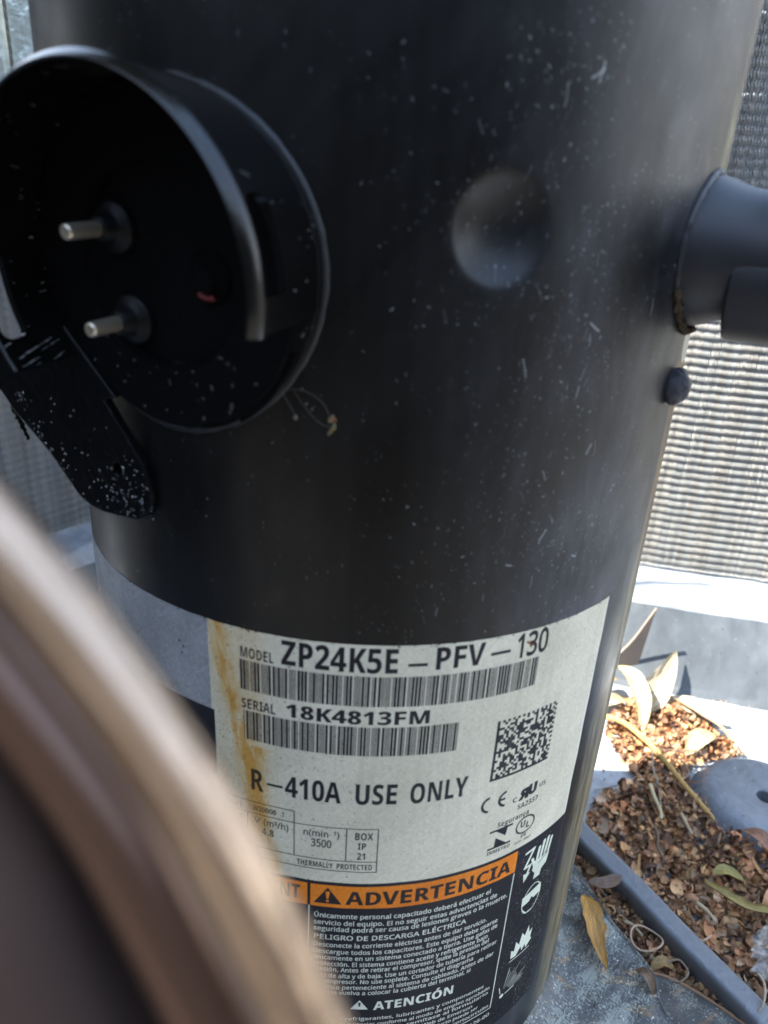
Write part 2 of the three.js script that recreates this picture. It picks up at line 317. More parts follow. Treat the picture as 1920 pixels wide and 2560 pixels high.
// ---- the printed label
const K = 10.2, LS = -130, [lbC, L] = canvas(2040, 1536);
{
  const X = (s) => (s - LS) * K, Y = (v) => v * K;
  const INK = '#1d1b21', PAPER = '#cdc6b0', BLACK = '#1b1a1f', ORANGE = '#d8781a', CREAM = '#d4d6c4';
  const rect = (s0, v0, s1, v1, c) => { L.fillStyle = c; L.fillRect(X(s0), Y(v0), (s1 - s0) * K, (v1 - v0) * K); };
  const line = (pts, w, c = INK, close) => { L.strokeStyle = c; L.lineWidth = w * K; L.lineJoin = 'round'; L.lineCap = 'butt'; L.beginPath(); pts.forEach(([s, v], i) => (i ? L.lineTo(X(s), Y(v)) : L.moveTo(X(s), Y(v)))); if (close) L.closePath(); L.stroke(); };
  const poly = (pts, c) => { L.fillStyle = c; L.beginPath(); pts.forEach(([s, v], i) => (i ? L.lineTo(X(s), Y(v)) : L.moveTo(X(s), Y(v)))); L.closePath(); L.fill(); };
  const text = (str, s0, s1, base, cap, o = {}) => {
    L.save(); L.font = `${o.w ?? 'bold'} 100px sans-serif`; const w = L.measureText(str).width;
    L.translate(X(s0), Y(base)); if (o.tilt) L.rotate(o.tilt); L.scale((s1 - s0) * K / w, cap * K / 71.4); L.fillStyle = o.c ?? INK; L.textBaseline = 'alphabetic'; L.fillText(str, 0, 0);
    if (o.fat) { L.strokeStyle = o.c ?? INK; L.lineWidth = o.fat; L.strokeText(str, 0, 0); }
    L.restore();
  };
  rect(-130, 0, 70, 151, PAPER);
  rect(-130, 0, -36.1, 72, '#8f9092');                       // greyer wrap on the left
  rect(-63, 24.8, -35.3, 44.8, BLACK);
  rect(-130, 71.9, 70, 151, BLACK);
  text('MODEL', -27.9, -19.6, 7.3, 2.7); text('ZP24K5E', -18, 8.1, 7.0, 6.1, { fat: 1 }); text('PFV', 15.6, 27.6, 6.6, 5.6, { fat: 1 }); text('130', 35.6, 45, 6.9, 6.1, { w: 'normal', fat: 5 });
  rect(10.0, 4.6, 14.3, 5.35, INK); rect(29.2, 4.0, 34.2, 4.75, INK);
  const bars = (s0, s1, v0, v1, sd) => {
    let q = sd; const rn = () => { q = (q * 1103515245 + 12345) % 2147483648; return q / 2147483648; };
    const nar = 0.21, wid = 0.58, seqs = []; let tot = 0;
    while (tot < s1 - s0) { const order = [0, 1, 2, 3, 4].sort(() => rn() - 0.5), sp = Math.floor(rn() * 4); for (let i = 0; i < 5; i++) { const b = order.indexOf(i) < 2 ? wid : nar, g = i === sp ? wid * 0.75 : nar; seqs.push([b, g]); tot += b + g; } }
    let s = s0; for (const [b, g] of seqs) { if (s + b > s1) break; rect(s, v0, s + b, v1, INK); s += b + g; }
  };
  bars(-27.9, 43, 8.1, 16.2, 77); bars(-27.3, 24, 22.0, 30.3, 991);
  text('SERIAL', -27.8, -19.3, 21.4, 2.7); text('18K4813FM', -17, 16.4, 21.2, 3.6, { fat: 2 });
  text('R', -26.3, -22.6, 45.6, 6.4, { fat: 1 }); rect(-21.7, 42.3, -17.7, 43.0, INK); text('410A', -17.1, -3.6, 45.1, 6.3, { fat: 1 }); text('USE', -0.6, 10.1, 45.1, 6.1, { fat: 1 }); text('ONLY', 12.7, 27.4, 45.3, 6.1, { fat: 1 });
  // data table
  line([[-60, 49.6], [-14.8, 49.4], [-14.8, 64]], 0.24); line([[-60, 53.2], [5.9, 53.2], [6, 67.8], [-60, 67.2]], 0.24); line([[-60, 63.9], [6, 64.2]], 0.24); line([[-26.9, 53.2], [-27.1, 63.8]], 0.22); line([[-1.8, 53.2], [-1.8, 64]], 0.24);
  text('65-541', -35, -28.2, 52.4, 1.5); text('W20000', -25.6, -19.4, 52.2, 1.6); text('1', -18, -17.3, 52.2, 1.6); text('MAX', -33, -28.2, 56, 1.8);
  text('V', -25.4, -23.5, 56.2, 1.9, { w: 'normal', fat: 3 }); rect(-24.6, 53.9, -24.2, 54.2, INK); text('(m³/h)', -22.8, -16.2, 56.4, 2.0, { w: 'normal', fat: 3 }); text('4.8', -23.3, -20, 59.6, 2.3);
  text('n(min⁻¹)', -12.6, -3.5, 56.6, 2.1, { w: 'normal', fat: 3 }); text('3500', -10.6, -5.4, 60.0, 2.5, { w: 'normal', fat: 4 });
  text('BOX', 0.1, 4.7, 56.8, 2.4); text('IP', 1, 3.2, 59.9, 2.1); text('21', 0.9, 3.3, 63.3, 2.3); text('THERMALLY', -14.1, -4.9, 67.0, 1.9); text('PROTECTED', -4.1, 5, 67.0, 1.9);
  // square dot code, marks
  { const m = 18.7 / 26; let q = 4242; const rn = () => { q = (q * 1103515245 + 12345) % 2147483648; return q / 2147483648; };
    for (let i = 0; i < 26; i++) for (let j = 0; j < 26; j++) { const on = i === 0 || j === 25 ? true : j === 0 ? i % 2 === 0 : i === 25 ? j % 2 === 1 : rn() < 0.52; if (on) rect(33.6 + i * m, 24.3 + j * m, 33.6 + (i + 1.04) * m, 24.3 + (j + 1.04) * m, INK); } }
  const arc = (s, v, r, a0, a1, w, c = INK, rx = 1) => { L.strokeStyle = c; L.lineWidth = w * K; L.lineCap = 'butt'; L.beginPath(); L.ellipse(X(s), Y(v), r * rx * K, r * K, 0, a0, a1); L.stroke(); };
  arc(34.9, 50.9, 2.35, 1.75, 4.55, 0.75); arc(39.9, 50.6, 2.35, 1.75, 4.55, 0.75); rect(37.6, 50.2, 39.4, 50.9, INK);
  text('C', 41.9, 43.5, 53.4, 1.6); text('US', 51, 53.6, 52.3, 1.5);
  L.save(); L.translate(X(46.4), 0); L.scale(-1, 1); L.translate(-X(46.4), 0); text('R', 45.2, 48.6, 53.4, 3.4, { fat: 9 }); L.restore(); text('U', 47.0, 50.4, 53.0, 3.4, { fat: 9 });
  text('SA2337', 44.0, 51.4, 56.6, 1.7); text('Segurança', 38.1, 48.8, 60.2, 1.8);
  arc(48.2, 63.7, 2.9, 0, 7, 0.5, INK, 1.1); text('U', 46.2, 48.3, 64.3, 2.2); text('L', 48.3, 49.9, 65.2, 2.2); text('ER', 47.1, 49.2, 68.2, 1.1); text('OCP - 0007', 45.3, 51.2, 69.9, 0.75);
  rect(36, 60.75, 43.5, 61.4, INK); poly([[38, 61.3], [41.8, 61.3], [41.3, 64.1]], INK); rect(36, 66.9, 43.4, 67.55, INK); poly([[38.2, 63.8], [42.0, 67], [38.0, 67]], INK); text('INMETRO', 36, 43.6, 69.3, 1.2);
  // warning block
  rect(-45, 73.0, 47.3, 81.0, ORANGE); rect(-11.25, 72.6, -10.5, 81.0, BLACK);
  text('AVERTISSEMENT', -46, -13.2, 79.2, 4.8, { fat: 2, c: '#241d1c' });
  poly([[-6.0, 73.9], [-9.6, 79.7], [-2.3, 79.7]], '#241d1c'); poly([[-6.6, 75.4], [-5.4, 75.4], [-5.75, 78], [-6.25, 78]], ORANGE); L.fillStyle = ORANGE; L.beginPath(); L.arc(X(-6), Y(78.8), 0.42 * K, 0, 7); L.fill();
  text('ADVERTENCIA', -1.3, 45.2, 79.6, 4.7, { fat: 2, c: '#241d1c', tilt: 0.004 });
  rect(-10.95, 81, -10.6, 146, CREAM); line([[47.2, 81.6], [46.9, 139.6], [-45, 139.6]], 0.4, CREAM);
  const T = [['Únicamente personal capacitado deberá efectuar el', 39.6, 85.0], ['servicio del equipo. El no seguir estas advertencias de', 42, 87.6], ['seguridad podrá ser causa de lesiones graves o la muerte.', 46, 90.0], ['PELIGRO DE DESCARGA ELÉCTRICA', 32.6, 93.2], ['Desconecte la corriente eléctrica antes de dar servicio.', 39.7, 96.2], ['Descargue todos los capacitores. Este equipo debe usarse', 43.8, 98.8], ['únicamente en un sistema conectado a tierra. Use gafas de', 44.1, 101.3], ['protección. El sistema contiene aceite y refrigerante bajo', 41, 103.7], ['presión. Antes de retirar el compresor, quite la presión del', 41.7, 106.0], ['lado de alta y de baja. Use un cortador de tubería para retirar', 44.8, 108.5], ['el compresor. No use soplete. Consulte el diagrama', 37, 110.9], ['eléctrico perteneciente al sistema de cableado. Antes de dar', 44.4, 113.3], ['servicio vuelva a colocar la cubierta del terminal, si', 36.6, 115.6]];
  for (const [t, s1, v] of T) text(t, -9.5, s1, v, t[1] === 'E' ? 1.75 : 1.62, { w: 'normal', c: CREAM, fat: 3.2 });
  poly([[3.8, 117.8], [1.2, 121.9], [6.3, 121.9]], CREAM); poly([[3.45, 118.9], [4.15, 118.9], [4.0, 120.6], [3.6, 120.6]], BLACK); text('ATENCIÓN', 7.8, 31.8, 122.2, 3.5, { c: CREAM, fat: 2 });
  for (const [t, s1, v, s0 = -9.5] of [['Use sólo refrigerantes, lubricantes y componentes', 42.6, 126.8], ['aprobados y usarlas conforme al modo de empleo aprobado', 45.2, 129.2], ['Para obtener detalles, remítase al formulario', 44.9, 131.4], ['sitio Web de Emerson', 39.4, 133.7, 18], ['producto puede ser', 41.7, 136.0, 24], ['o cortocircuito', 46, 138.4, 31]]) text(t, s0, s1, v, 1.45, { w: 'normal', c: CREAM, fat: 2.4 });
  text('126-00', 39.2, 47, 143.4, 1.6, { w: 'normal', c: CREAM, fat: 3 });
  // pictograms
  const P = '#d3d8c4';
  const blob = (pts, c, w) => { L.fillStyle = c; L.strokeStyle = c; L.lineWidth = (w ?? 0.2) * K; L.lineJoin = 'round'; L.beginPath(); pts.forEach(([s, v], i) => (i ? L.lineTo(X(s), Y(v)) : L.moveTo(X(s), Y(v)))); L.closePath(); L.fill(); if (w) L.stroke(); };
  const finger = (a, b, w) => { L.strokeStyle = P; L.lineCap = 'round'; L.lineWidth = w * K; L.beginPath(); L.moveTo(X(a[0]), Y(a[1])); L.lineTo(X(b[0]), Y(b[1])); L.stroke(); };
  finger([56.4, 82.5], [56.8, 77.5], 1.15); finger([58, 82.5], [58.6, 76.1], 1.15); finger([59.6, 82.7], [60.4, 75.9], 1.15); finger([61.1, 83], [62, 76.9], 1.1); finger([56, 85], [54.2, 80.6], 1.1);
  blob([[55.6, 82.4], [61.8, 82.6], [61.2, 86.4], [59.3, 87.6], [59, 90], [56.4, 90], [56.6, 87.6], [55.1, 85.6]], P, 0.3);
  line([[50.6, 76.6], [54.2, 76.0], [51.4, 82.5], [53.8, 82.3], [52.5, 86.0]], 0.9, P); blob([[51.2, 84.8], [54.2, 85.4], [51.8, 88.4]], P);
  line([[58.4, 82.8], [60.9, 80.9]], 0.25, BLACK); line([[57.4, 84.4], [61.5, 82.2]], 0.25, BLACK);
  L.save(); L.strokeStyle = P; L.lineWidth = 0.4 * K; L.beginPath(); L.ellipse(X(57.2), Y(98.2), 3.9 * K, 5.6 * K, 0.1, 0, 7); L.stroke(); L.restore();
  blob([[53.0, 95.8], [60.9, 94.6], [61.2, 98.4], [58.2, 98.6], [57.2, 97.4], [56.2, 99.0], [53.2, 99.4]], P, 0.3); line([[54, 101.4], [55.6, 103.6], [58, 103.4]], 0.4, P);
  blob([[52.4, 121.2], [52.1, 117.6], [53.5, 118.8], [53.8, 114.9], [55.4, 117.4], [56.2, 112.9], [57.7, 115.2], [59, 111.8], [59.8, 115.4], [61.2, 114.6], [60.8, 118.2], [61.6, 119.6], [59.2, 121.6], [58.4, 119.2], [57.2, 121.2], [56.4, 118.6], [54.6, 121.6]], P, 0.2); rect(52.0, 122.4, 61.2, 122.8, P);
  for (let i = 0; i < 11; i++) { const a = -1.45 + i * 0.135, l = rr(7.5, 12.5), l0 = rr(2.2, 3.4), w = rr(0.25, 0.5), ox = 51.2, oy = 137; blob([[ox + Math.cos(a) * l0, oy + Math.sin(a) * l0], [ox + Math.cos(a + w * 0.12) * l, oy + Math.sin(a + w * 0.12) * l], [ox + Math.cos(a + 0.06) * l * 0.86, oy + Math.sin(a + 0.06) * l * 0.86]], P, 0.12); }
  L.fillStyle = P; L.beginPath(); L.arc(X(51.2), Y(137.6), 0.9 * K, 0, 7); L.fill(); line([[50.4, 136], [49.6, 132.6]], 0.35, P); line([[52.6, 137.6], [56.8, 137.2]], 0.5, P);
  // wear: ochre stain running down, specks, grime
  const dat = L.getImageData(0, 0, 2040, 1536), d = dat.data;
  for (let y = 0; y < 1536; y++) {
    const v = y / K, c0 = -34.6 + v * 0.21 + 1.3 * N3(v / 9, 2.2, 1), c1 = v < 50 ? -25.6 + 1.5 * N3(v / 6, 7.2, 1) : -24.7;
    for (let x = 0; x < 2040; x++) {
      const s = x / K + LS, o = (y * 2040 + x) * 4;
      const dark = d[o] < 90;
      let t = Math.exp(-Math.pow((s - c0) / (2.4 - v * 0.012), 2)) * 0.9;
      t += Math.exp(-Math.pow((s - (-24.6)) / 3.0, 2)) * (v > 32 ? 0.85 : 0.25) + 0.22 * Math.exp(-Math.pow((s + 30) / 5, 2));
      if (v > 72) t *= 0.2;
      t *= Math.max(0, 0.62 + 1.1 * fb(s / 1.6, v / 5, 4.4)); t = Math.min(0.85, t); if (s < -36) t = 0;
      const n = fb(s / 0.7, v / 0.7, 9.1) * 26 + fb(s / 14, v / 14, 2.1) * 26 + (rnd() - 0.5) * 9, k = dark ? 0.35 : s < -36 ? 1.25 : 0.85;
      const tgt = dark ? [62, 46, 26] : [186, 132, 52];
      for (let c = 0; c < 3; c++) d[o + c] = Math.max(0, Math.min(255, d[o + c] * (1 - t) + tgt[c] * t + n * k));
    }
  }
  L.putImageData(dat, 0, 0);
  const dots = (nn, s0, s1, v0, v1, c, a0, a1, r0, r1) => { for (let i = 0; i < nn; i++) { L.fillStyle = `rgba(${c},${rr(a0, a1)})`; L.beginPath(); const a = rnd() * 6.3; L.ellipse(X(rr(s0, s1)), Y(rr(v0, v1)), rr(r0, r1) * K, rr(r0, r1) * K * 0.6, a, 0, 7); L.fill(); } };
  dots(900, -36, 68, 0, 72, '52,44,34', 0.15, 0.7, 0.08, 0.2); dots(420, -36, 0, 0, 72, '40,34,28', 0.3, 0.85, 0.1, 0.26); dots(260, 6, 60, 46, 72, '235,236,225', 0.1, 0.4, 0.1, 0.4);
  dots(1000, -100, -36, 0, 72, '205,208,210', 0.1, 0.5, 0.06, 0.2); dots(500, -100, -36, 0, 72, '50,50,50', 0.2, 0.6, 0.06, 0.2); dots(3, -50, -42, 8, 18, '30,28,26', 0.9, 1, 0.3, 0.4);
  dots(1500, 46.5, 70, 74, 150, '206,206,190', 0.15, 0.8, 0.06, 0.22); dots(700, 58, 70, 90, 150, '196,190,160', 0.2, 0.8, 0.08, 0.3); dots(420, -11, 46, 73, 150, '180,180,170', 0.1, 0.5, 0.05, 0.13); dots(240, -11, 47, 73, 81, '70,42,14', 0.2, 0.6, 0.07, 0.18);
  L.strokeStyle = 'rgba(96,46,24,0.85)'; L.lineWidth = 0.5 * K; L.beginPath(); L.moveTo(X(38.5), Y(3.0)); L.lineTo(X(40.2), Y(4.2)); L.lineTo(X(41), Y(3.8)); L.moveTo(X(39.6), Y(3)); L.lineTo(X(39.9), Y(4.8)); L.stroke();
  for (let i = 0; i < 90; i++) { L.strokeStyle = `rgba(150,160,130,${rr(0.02, 0.08)})`; L.lineWidth = rr(0.5, 2) * K; L.beginPath(); const s = rr(0, 66), v = rr(-4, 40); L.moveTo(X(s), Y(v)); L.lineTo(X(s + rr(-1, 1)), Y(v + rr(8, 40))); L.stroke(); }
  for (let i = 0; i < 46; i++) { L.fillStyle = `rgba(60,50,40,${rr(0.3, 0.9)})`; const s = rr(-130, 66); L.beginPath(); L.ellipse(X(s), Y(rr(0, 0.4)), rr(0.1, 0.5) * K, rr(0.1, 0.25) * K, 0, 0, 7); L.fill(); }
  // pale edge of the film on the right
  line([[67.4, 0], [67.2, 71]], 0.5, 'rgba(215,216,205,0.8)'); rect(67.9, 0, 70, 151, '#5d5a52');
}
const labelTex = tex(lbC);
const labelMat = phys({ map: labelTex, roughness: 0.58, specularIntensity: 0.4, bumpMap: clone(grain, 3), bumpScale: 0.00008 });
{
  const W = 2040 / K, H = 1536 / K, r = R + 0.00022, s1 = 68.0, g = grid(220, 30, (u, v) => {
    const s = LS + u * (s1 - LS), th = s / 1.4486 * D2R, y = -0.088 - (1 - v) * H / 1000 * 1.0;
    const w = (u > 0.999 || v > 0.999 ? -0.00015 : 0) + 0.00012 * N3(s / 5, y * 90, 2);
    return V(Math.sin(th) * (r + w), Math.max(y, -0.238) + FIT, Math.cos(th) * (r + w));
  });
  const uv = g.attributes.uv, p = g.attributes.position;
  for (let i = 0; i < uv.count; i++) uv.setXY(i, uv.getX(i) * (s1 - LS) / W, 1 - (-0.088 - (p.getY(i) - FIT)) * 1000 / H);
  part('label', g, labelMat, comp, 'cream and black printed paper label with orange warning strip');
}

// ---- terminal housing: local frame x = right, y = up, z = outward
const cup = new THREE.Group(); cup.name = 'terminal_housing'; comp.add(cup);
cup.rotation.order = 'YXZ'; cup.rotation.y = -0.4777; cup.rotation.x = 0.0601; cup.position.set(-0.0011 * Math.cos(0.4777), FIT - 0.009, -0.0011 * Math.sin(0.4777)); cup.updateMatrix();
const rimR = (z) => 0.0305 + (z - 0.079) * 0.1;
function onShell(x, y, off = 0) { let lo = 0.05, hi = 0.1; for (let i = 0; i < 30; i++) { const m = (lo + hi) / 2, q = V(x, y, m).applyMatrix4(cup.matrix); if (Math.hypot(q.x, q.z) > R) hi = m; else lo = m; } return V(x, y, hi + off); }
const speck = field(512, (x, y) => { const n = tfbm(x, y, 110, 2), m = tfbm(x, y, 7, 12); return n > 0.41 - m * 0.34 ? 0.5 : 0.035; }, true);
const cupRough = field(512, (x, y) => 0.13 + 0.16 * tfbm(x, y, 30, 6));
const speckCup = speck.clone(); speckCup.repeat.set(3, 1.4);
const cupMat = phys({ map: speckCup, specularIntensity: 0.9, roughness: 1, roughnessMap: cupRough, bumpMap: clone(fineGrain, 6), bumpScale: 0.00001 });
const lumps = field(512, (x, y) => { const n = tfbm(x, y, 46, 17), m = tfbm(x, y, 6, 23); return Math.max(0, n + m * 0.5 - 0.04) * 2.6; });
const glossMat = phys({ color: lin(0.003, 0.003, 0.0035), roughness: 0.32, specularIntensity: 0.3, bumpMap: clone(patchy, 60), bumpScale: 0.00018 });
const ev = new Evaluator();
{
  const th = 0.0013, prof = [[rimR(0.070) - th, 0.070], [rimR(0.1) - th - 0.0004, 0.1004], [rimR(0.1) - th - 0.0003, 0.10085], [rimR(0.1) - th - 0.0001, 0.1011], [rimR(0.1) - 0.0011, 0.101], [rimR(0.1) - 0.0003, 0.0998], [rimR(0.1) + 0.00005, 0.0991], [rimR(0.1) + 0.0001, 0.0984], [rimR(0.0970), 0.0970], [rimR(0.070), 0.070], [rimR(0.070) - th, 0.070]].map(([x, y]) => new THREE.Vector2(x, y));
  const ring = new THREE.LatheGeometry(prof.reverse(), 160); ring.rotateX(Math.PI / 2);
  let a = new Brush(ring); a.updateMatrixWorld();
  const sub = (g) => { const b = new Brush(g); b.updateMatrixWorld(); a = ev.evaluate(a, b, SUBTRACTION); a.updateMatrixWorld(); };
  const wedge = (a0, a1, z0) => { const s = new THREE.Shape(); s.moveTo(0, 0); for (let i = 0; i <= 24; i++) { const t = (a0 + (a1 - a0) * i / 24) * D2R; s.lineTo(Math.cos(t) * 0.05, Math.sin(t) * 0.05); } s.closePath(); const g = new THREE.ExtrudeGeometry(s, { depth: 0.04, bevelEnabled: false }); g.translate(0, 0, z0); return g; };
  sub(wedge(-142, -21, 0.0845)); sub(wedge(-22, -10.6, 0.0866));
  const slot = (mid, w, z0, z1) => { const h = z1 - z0, r = h * 0.42, s = new THREE.Shape(), x = w / 2; s.moveTo(-x, 0); s.lineTo(x - r, 0); s.quadraticCurveTo(x, 0, x, r); s.lineTo(x, h - r); s.quadraticCurveTo(x, h, x - r, h); s.lineTo(-x, h); s.closePath(); const g = new THREE.ExtrudeGeometry(s, { depth: 0.02, bevelEnabled: false }); const m = new THREE.Matrix4().makeBasis(V(-Math.sin(mid), Math.cos(mid), 0), V(0, 0, 1), V(Math.cos(mid), Math.sin(mid), 0)); m.setPosition(Math.cos(mid) * 0.02, Math.sin(mid) * 0.02, z0); g.applyMatrix4(m); return g; };
  sub(slot(13.0 * D2R, 0.0148, 0.0914, 0.0980)); sub(slot(193 * D2R, 0.0148, 0.0946, 0.0995));
  const g = a.geometry; g.deleteAttribute('tangent');
  part('housing_wall', g, cupMat, cup);
  const inner = phys({ color: lin(0.0025, 0.0025, 0.003), roughness: 0.55, specularIntensity: 0.15, bumpMap: clone(fineGrain, 3), bumpScale: 0.0002 });
  const fl = [[0, 0.0842], [0.0178, 0.0842], [0.0181, 0.0852], [0.0186, 0.0859], [0.0195, 0.0861], [0.0295, 0.0861], [0.02985, 0.0858], [0.0298, 0.07], [0, 0.07]].map(([x, y]) => new THREE.Vector2(x, y));
  const fg = new THREE.LatheGeometry(fl.reverse(), 96); fg.rotateX(Math.PI / 2);
  part('housing_floor', fg, inner, cup);
  // dirt that has collected on the floor
  const dirt = [];
  for (let i = 0; i < 30; i++) { const t = rr(-2.4, -0.7), r = rr(0.0185, 0.0285), q = new THREE.IcosahedronGeometry(rr(0.00012, 0.00038), 1); q.scale(rr(0.7, 2.4), rr(0.7, 1.6), 0.6); q.rotateZ(rr(0, 3)); q.translate(Math.cos(t) * r, Math.sin(t) * r, 0.0862); dirt.push(q); }
  part('floor_dirt', mergeGeometries(dirt), std({ color: lin(0.03, 0.03, 0.028), roughness: 0.9 }), cup).userData.kind = 'stuff';
  const bead = [];
  for (let i = 0; i < 72; i++) { const t = i / 72 * Math.PI * 2; bead.push(onShell(Math.cos(t) * 0.0304, Math.sin(t) * 0.0304, 0.0001)); }
  part('weld_bead', tubeGeo(bead, (t) => 0.0009 + 0.0003 * N3(t * 60, 2, 1), 220, 8, true), phys({ color: lin(0.006, 0.006, 0.007), roughness: 0.5 }), cup);
  // pins
  const pinMat = std({ color: lin(0.66, 0.58, 0.45), metalness: 0.9, roughness: 0.36 }), boot = phys({ color: lin(0.0025, 0.0025, 0.003), roughness: 0.5, specularIntensity: 0.5 });
  for (const [x, y, top] of [[-0.0105, 0.0063, 0.0963], [-0.0085, -0.0102, 0.0961], [0.0105, -0.0008, 0]]) {
    const e = top ? 0.0892 : 0.0866;
    const bg = new THREE.LatheGeometry([[0.0048, 0.079], [0.0048, top ? 0.0852 : 0.0845], [0.0043, top ? 0.0858 : 0.0848], [0.0032, top ? 0.086 : 0.085], [0.0026, top ? 0.0868 : 0.0855], [0.0022, e - 0.0002], [0.0018, e], [0, e]].map(([a, b]) => new THREE.Vector2(a, b)), 32); bg.rotateX(Math.PI / 2); bg.translate(x, y, 0);
    part('pin_boot', bg, top ? boot : inner, cup);
    if (!top) continue;
    const pin = new THREE.LatheGeometry([[0, 0.08], [0.0014, 0.08], [0.0014, top - 0.0007], [0.00125, top - 0.0002], [0.0009, top], [0.0007, top - 0.0002], [0, top - 0.00025]].map(([a, b]) => new THREE.Vector2(a, b)), 28); pin.rotateX(Math.PI / 2); pin.translate(x, y, 0);
    part('pin', pin, pinMat, cup);
  }
  { const g2 = new THREE.TorusGeometry(0.0034, 0.0006, 8, 20, 1.1); g2.rotateZ(-2.15); g2.translate(0.0105, -0.0008, 0.0852); part('seal_ring', g2, std({ color: lin(0.12, 0.008, 0.006), roughness: 0.6 }), cup, 'red sealing ring deep in the housing'); }
  // mounting ear
  const s = new THREE.Shape(); [[-0.0268, -0.0138], [-0.0477, -0.0201], [-0.066, -0.0255], [-0.066, -0.0315], [-0.0509, -0.0303], [-0.047, -0.0352], [-0.0379, -0.0432], [-0.0312, -0.0516]].forEach(([x, y], i) => (i ? s.lineTo(x, y) : s.moveTo(x, y)));
  s.quadraticCurveTo(-0.0290, -0.0541, -0.0235, -0.0545); s.lineTo(-0.0150, -0.0541); s.quadraticCurveTo(-0.0088, -0.0532, -0.0083, -0.0465); s.lineTo(-0.0098, -0.0410); s.lineTo(-0.0188, -0.0274); s.lineTo(-0.0155, -0.0262); s.closePath();
  const hp = new THREE.Path(); hp.absellipse(-0.0172, -0.0429, 0.0018, 0.0021, 0, Math.PI * 2); s.holes.push(hp);
  const eg = new THREE.ExtrudeGeometry(s, { depth: 0.0012, bevelEnabled: true, bevelSize: 0.0006, bevelThickness: 0.0006, bevelSegments: 3, curveSegments: 16 }); eg.translate(0, 0, 0.0852);
  part('mounting_ear', eg, glossMat, cup, 'glossy speckled black mounting ear with a round hole');
  const glints = [], inEar = (x, y) => y < -0.0274 + (x + 0.0188) * 0.1 && y > -0.054 && y > -0.0516 + (x + 0.0312) * -1.35 - 0.0008 && y < -0.0274 - (x + 0.0188) * 1.5;
  for (let i = 0; i < 1500 && glints.length < 330; i++) {  // shiny grains added as geometry to sparkle along the ear
    const x = rr(-0.05, -0.008), y = rr(-0.054, -0.018); if (!inEar(x, y)) continue;
    const edge = Math.exp(-Math.abs(y + 0.0516 + (x + 0.0312) * 1.35) / 0.004), tip = Math.exp(-Math.pow(Math.hypot(x + 0.015, y + 0.049) / 0.006, 2));
    if (rnd() > 0.06 + 0.6 * edge + 0.8 * tip) continue;
    const q = new THREE.IcosahedronGeometry(rr(0.0001, 0.0003), 0); q.scale(rr(0.8, 1.9), rr(0.7, 1.4), 0.7); q.rotateZ(rr(0, 6)); q.rotateX(rr(-0.5, 0.5)); q.translate(x, y, 0.08715); glints.push(q);
  }
  part('glints', mergeGeometries(glints), phys({ color: lin(0.2, 0.2, 0.2), metalness: 0.6, roughness: 0.2, flatShading: true }), cup, 'small shiny grains added for the sparkle on the mounting ear').userData.kind = 'stuff';
  const shred = [V(-0.0482, -0.0335, 0.0862), V(-0.0488, -0.0362, 0.0858), V(-0.0478, -0.0392, 0.0855), V(-0.0466, -0.0425, 0.0856)];
  part('sealant_shred', capTube(shred, (t) => 0.0006 * (1.2 - t * 0.6), 40, 8, 1.1), inner, cup);
}

// ---- suction fitting on the right
{
  const fit = new THREE.Group(); fit.name = 'pipe_fitting'; fit.position.set(0, FIT - 0.0077, 0); fit.rotation.y = 58 * D2R; comp.add(fit);   // local z = outward
  const dark = std({ color: lin(0.012, 0.0125, 0.017), roughness: 0.5, bumpMap: clone(fineGrain, 1), bumpScale: 0.00003 });
  const lathe = (p, m, name, label, n = 72) => { const g = new THREE.LatheGeometry(p.map(([a, b]) => new THREE.Vector2(a, b)).reverse(), n); g.rotateX(Math.PI / 2); return part(name, g, m, fit, label); };
  lathe([[0.0, 0.07], [0.0162, 0.07], [0.0159, 0.0825], [0.0156, 0.0845], [0.0150, 0.0865], [0.0142, 0.0885], [0.0136, 0.0905], [0.0132, 0.0925], [0.0131, 0.0945], [0.0131, 0.15], [0, 0.15]], dark, 'collar');
  lathe([[0.0, 0.0912], [0.0125, 0.0912], [0.0131, 0.0914], [0.0134, 0.092], [0.0134, 0.15], [0, 0.15]], dark, 'coupling').position.set(0, -0.0044, 0);
  const edge = []; for (let i = 0; i < 64; i++) { const t = i / 64 * Math.PI * 2, x = Math.cos(t) * 0.0160; edge.push(V(x, Math.sin(t) * 0.0160, Math.sqrt(R * R - x * x) + 0.0002)); }
  part('weld_bead', tubeGeo(edge, (t) => 0.0008 * (1 + 0.4 * N3(t * 40, 3, 2)), 240, 8, true), dark, fit);
  const low = []; for (let i = 0; i < 26; i++) { const t = (-2.75 + i / 25 * 1.75), x = Math.cos(t) * 0.0163; low.push(V(x, Math.sin(t) * 0.0163 - 0.0004, Math.sqrt(R * R - x * x) + 0.0006)); }
  part('rust_crust', capTube(low, (t) => 0.0008 * (1 + 0.9 * N3(t * 14, 3, 2)), 120, 10, 0.6), std({ map: clone(rustTex, 4), roughness: 0.85, bumpMap: clone(grain, 3), bumpScale: 0.001 }), fit, 'rust brown crust of weld under the fitting');
  const g = new THREE.IcosahedronGeometry(1, 5), p = g.attributes.position;
  for (let i = 0; i < p.count; i++) { const q = V(p.getX(i), p.getY(i), p.getZ(i)), k = 1 + 0.28 * fbm(q.x * 1.6, q.y * 1.6, q.z * 1.6 + 4, 3); p.setXYZ(i, q.x * k * 0.0036, q.y * k * 0.0042, q.z * k * 0.0036); }
  g.computeVertexNormals(); const th = 55.5 * D2R; g.translate(Math.sin(th) * (R + 0.0010), -0.0368 + FIT, Math.cos(th) * (R + 0.0012));
  part('weld_nub', g, std({ color: lin(0.045, 0.045, 0.055), roughness: 0.6 }), comp, 'rough dark weld lump on the seam below the fitting');
}

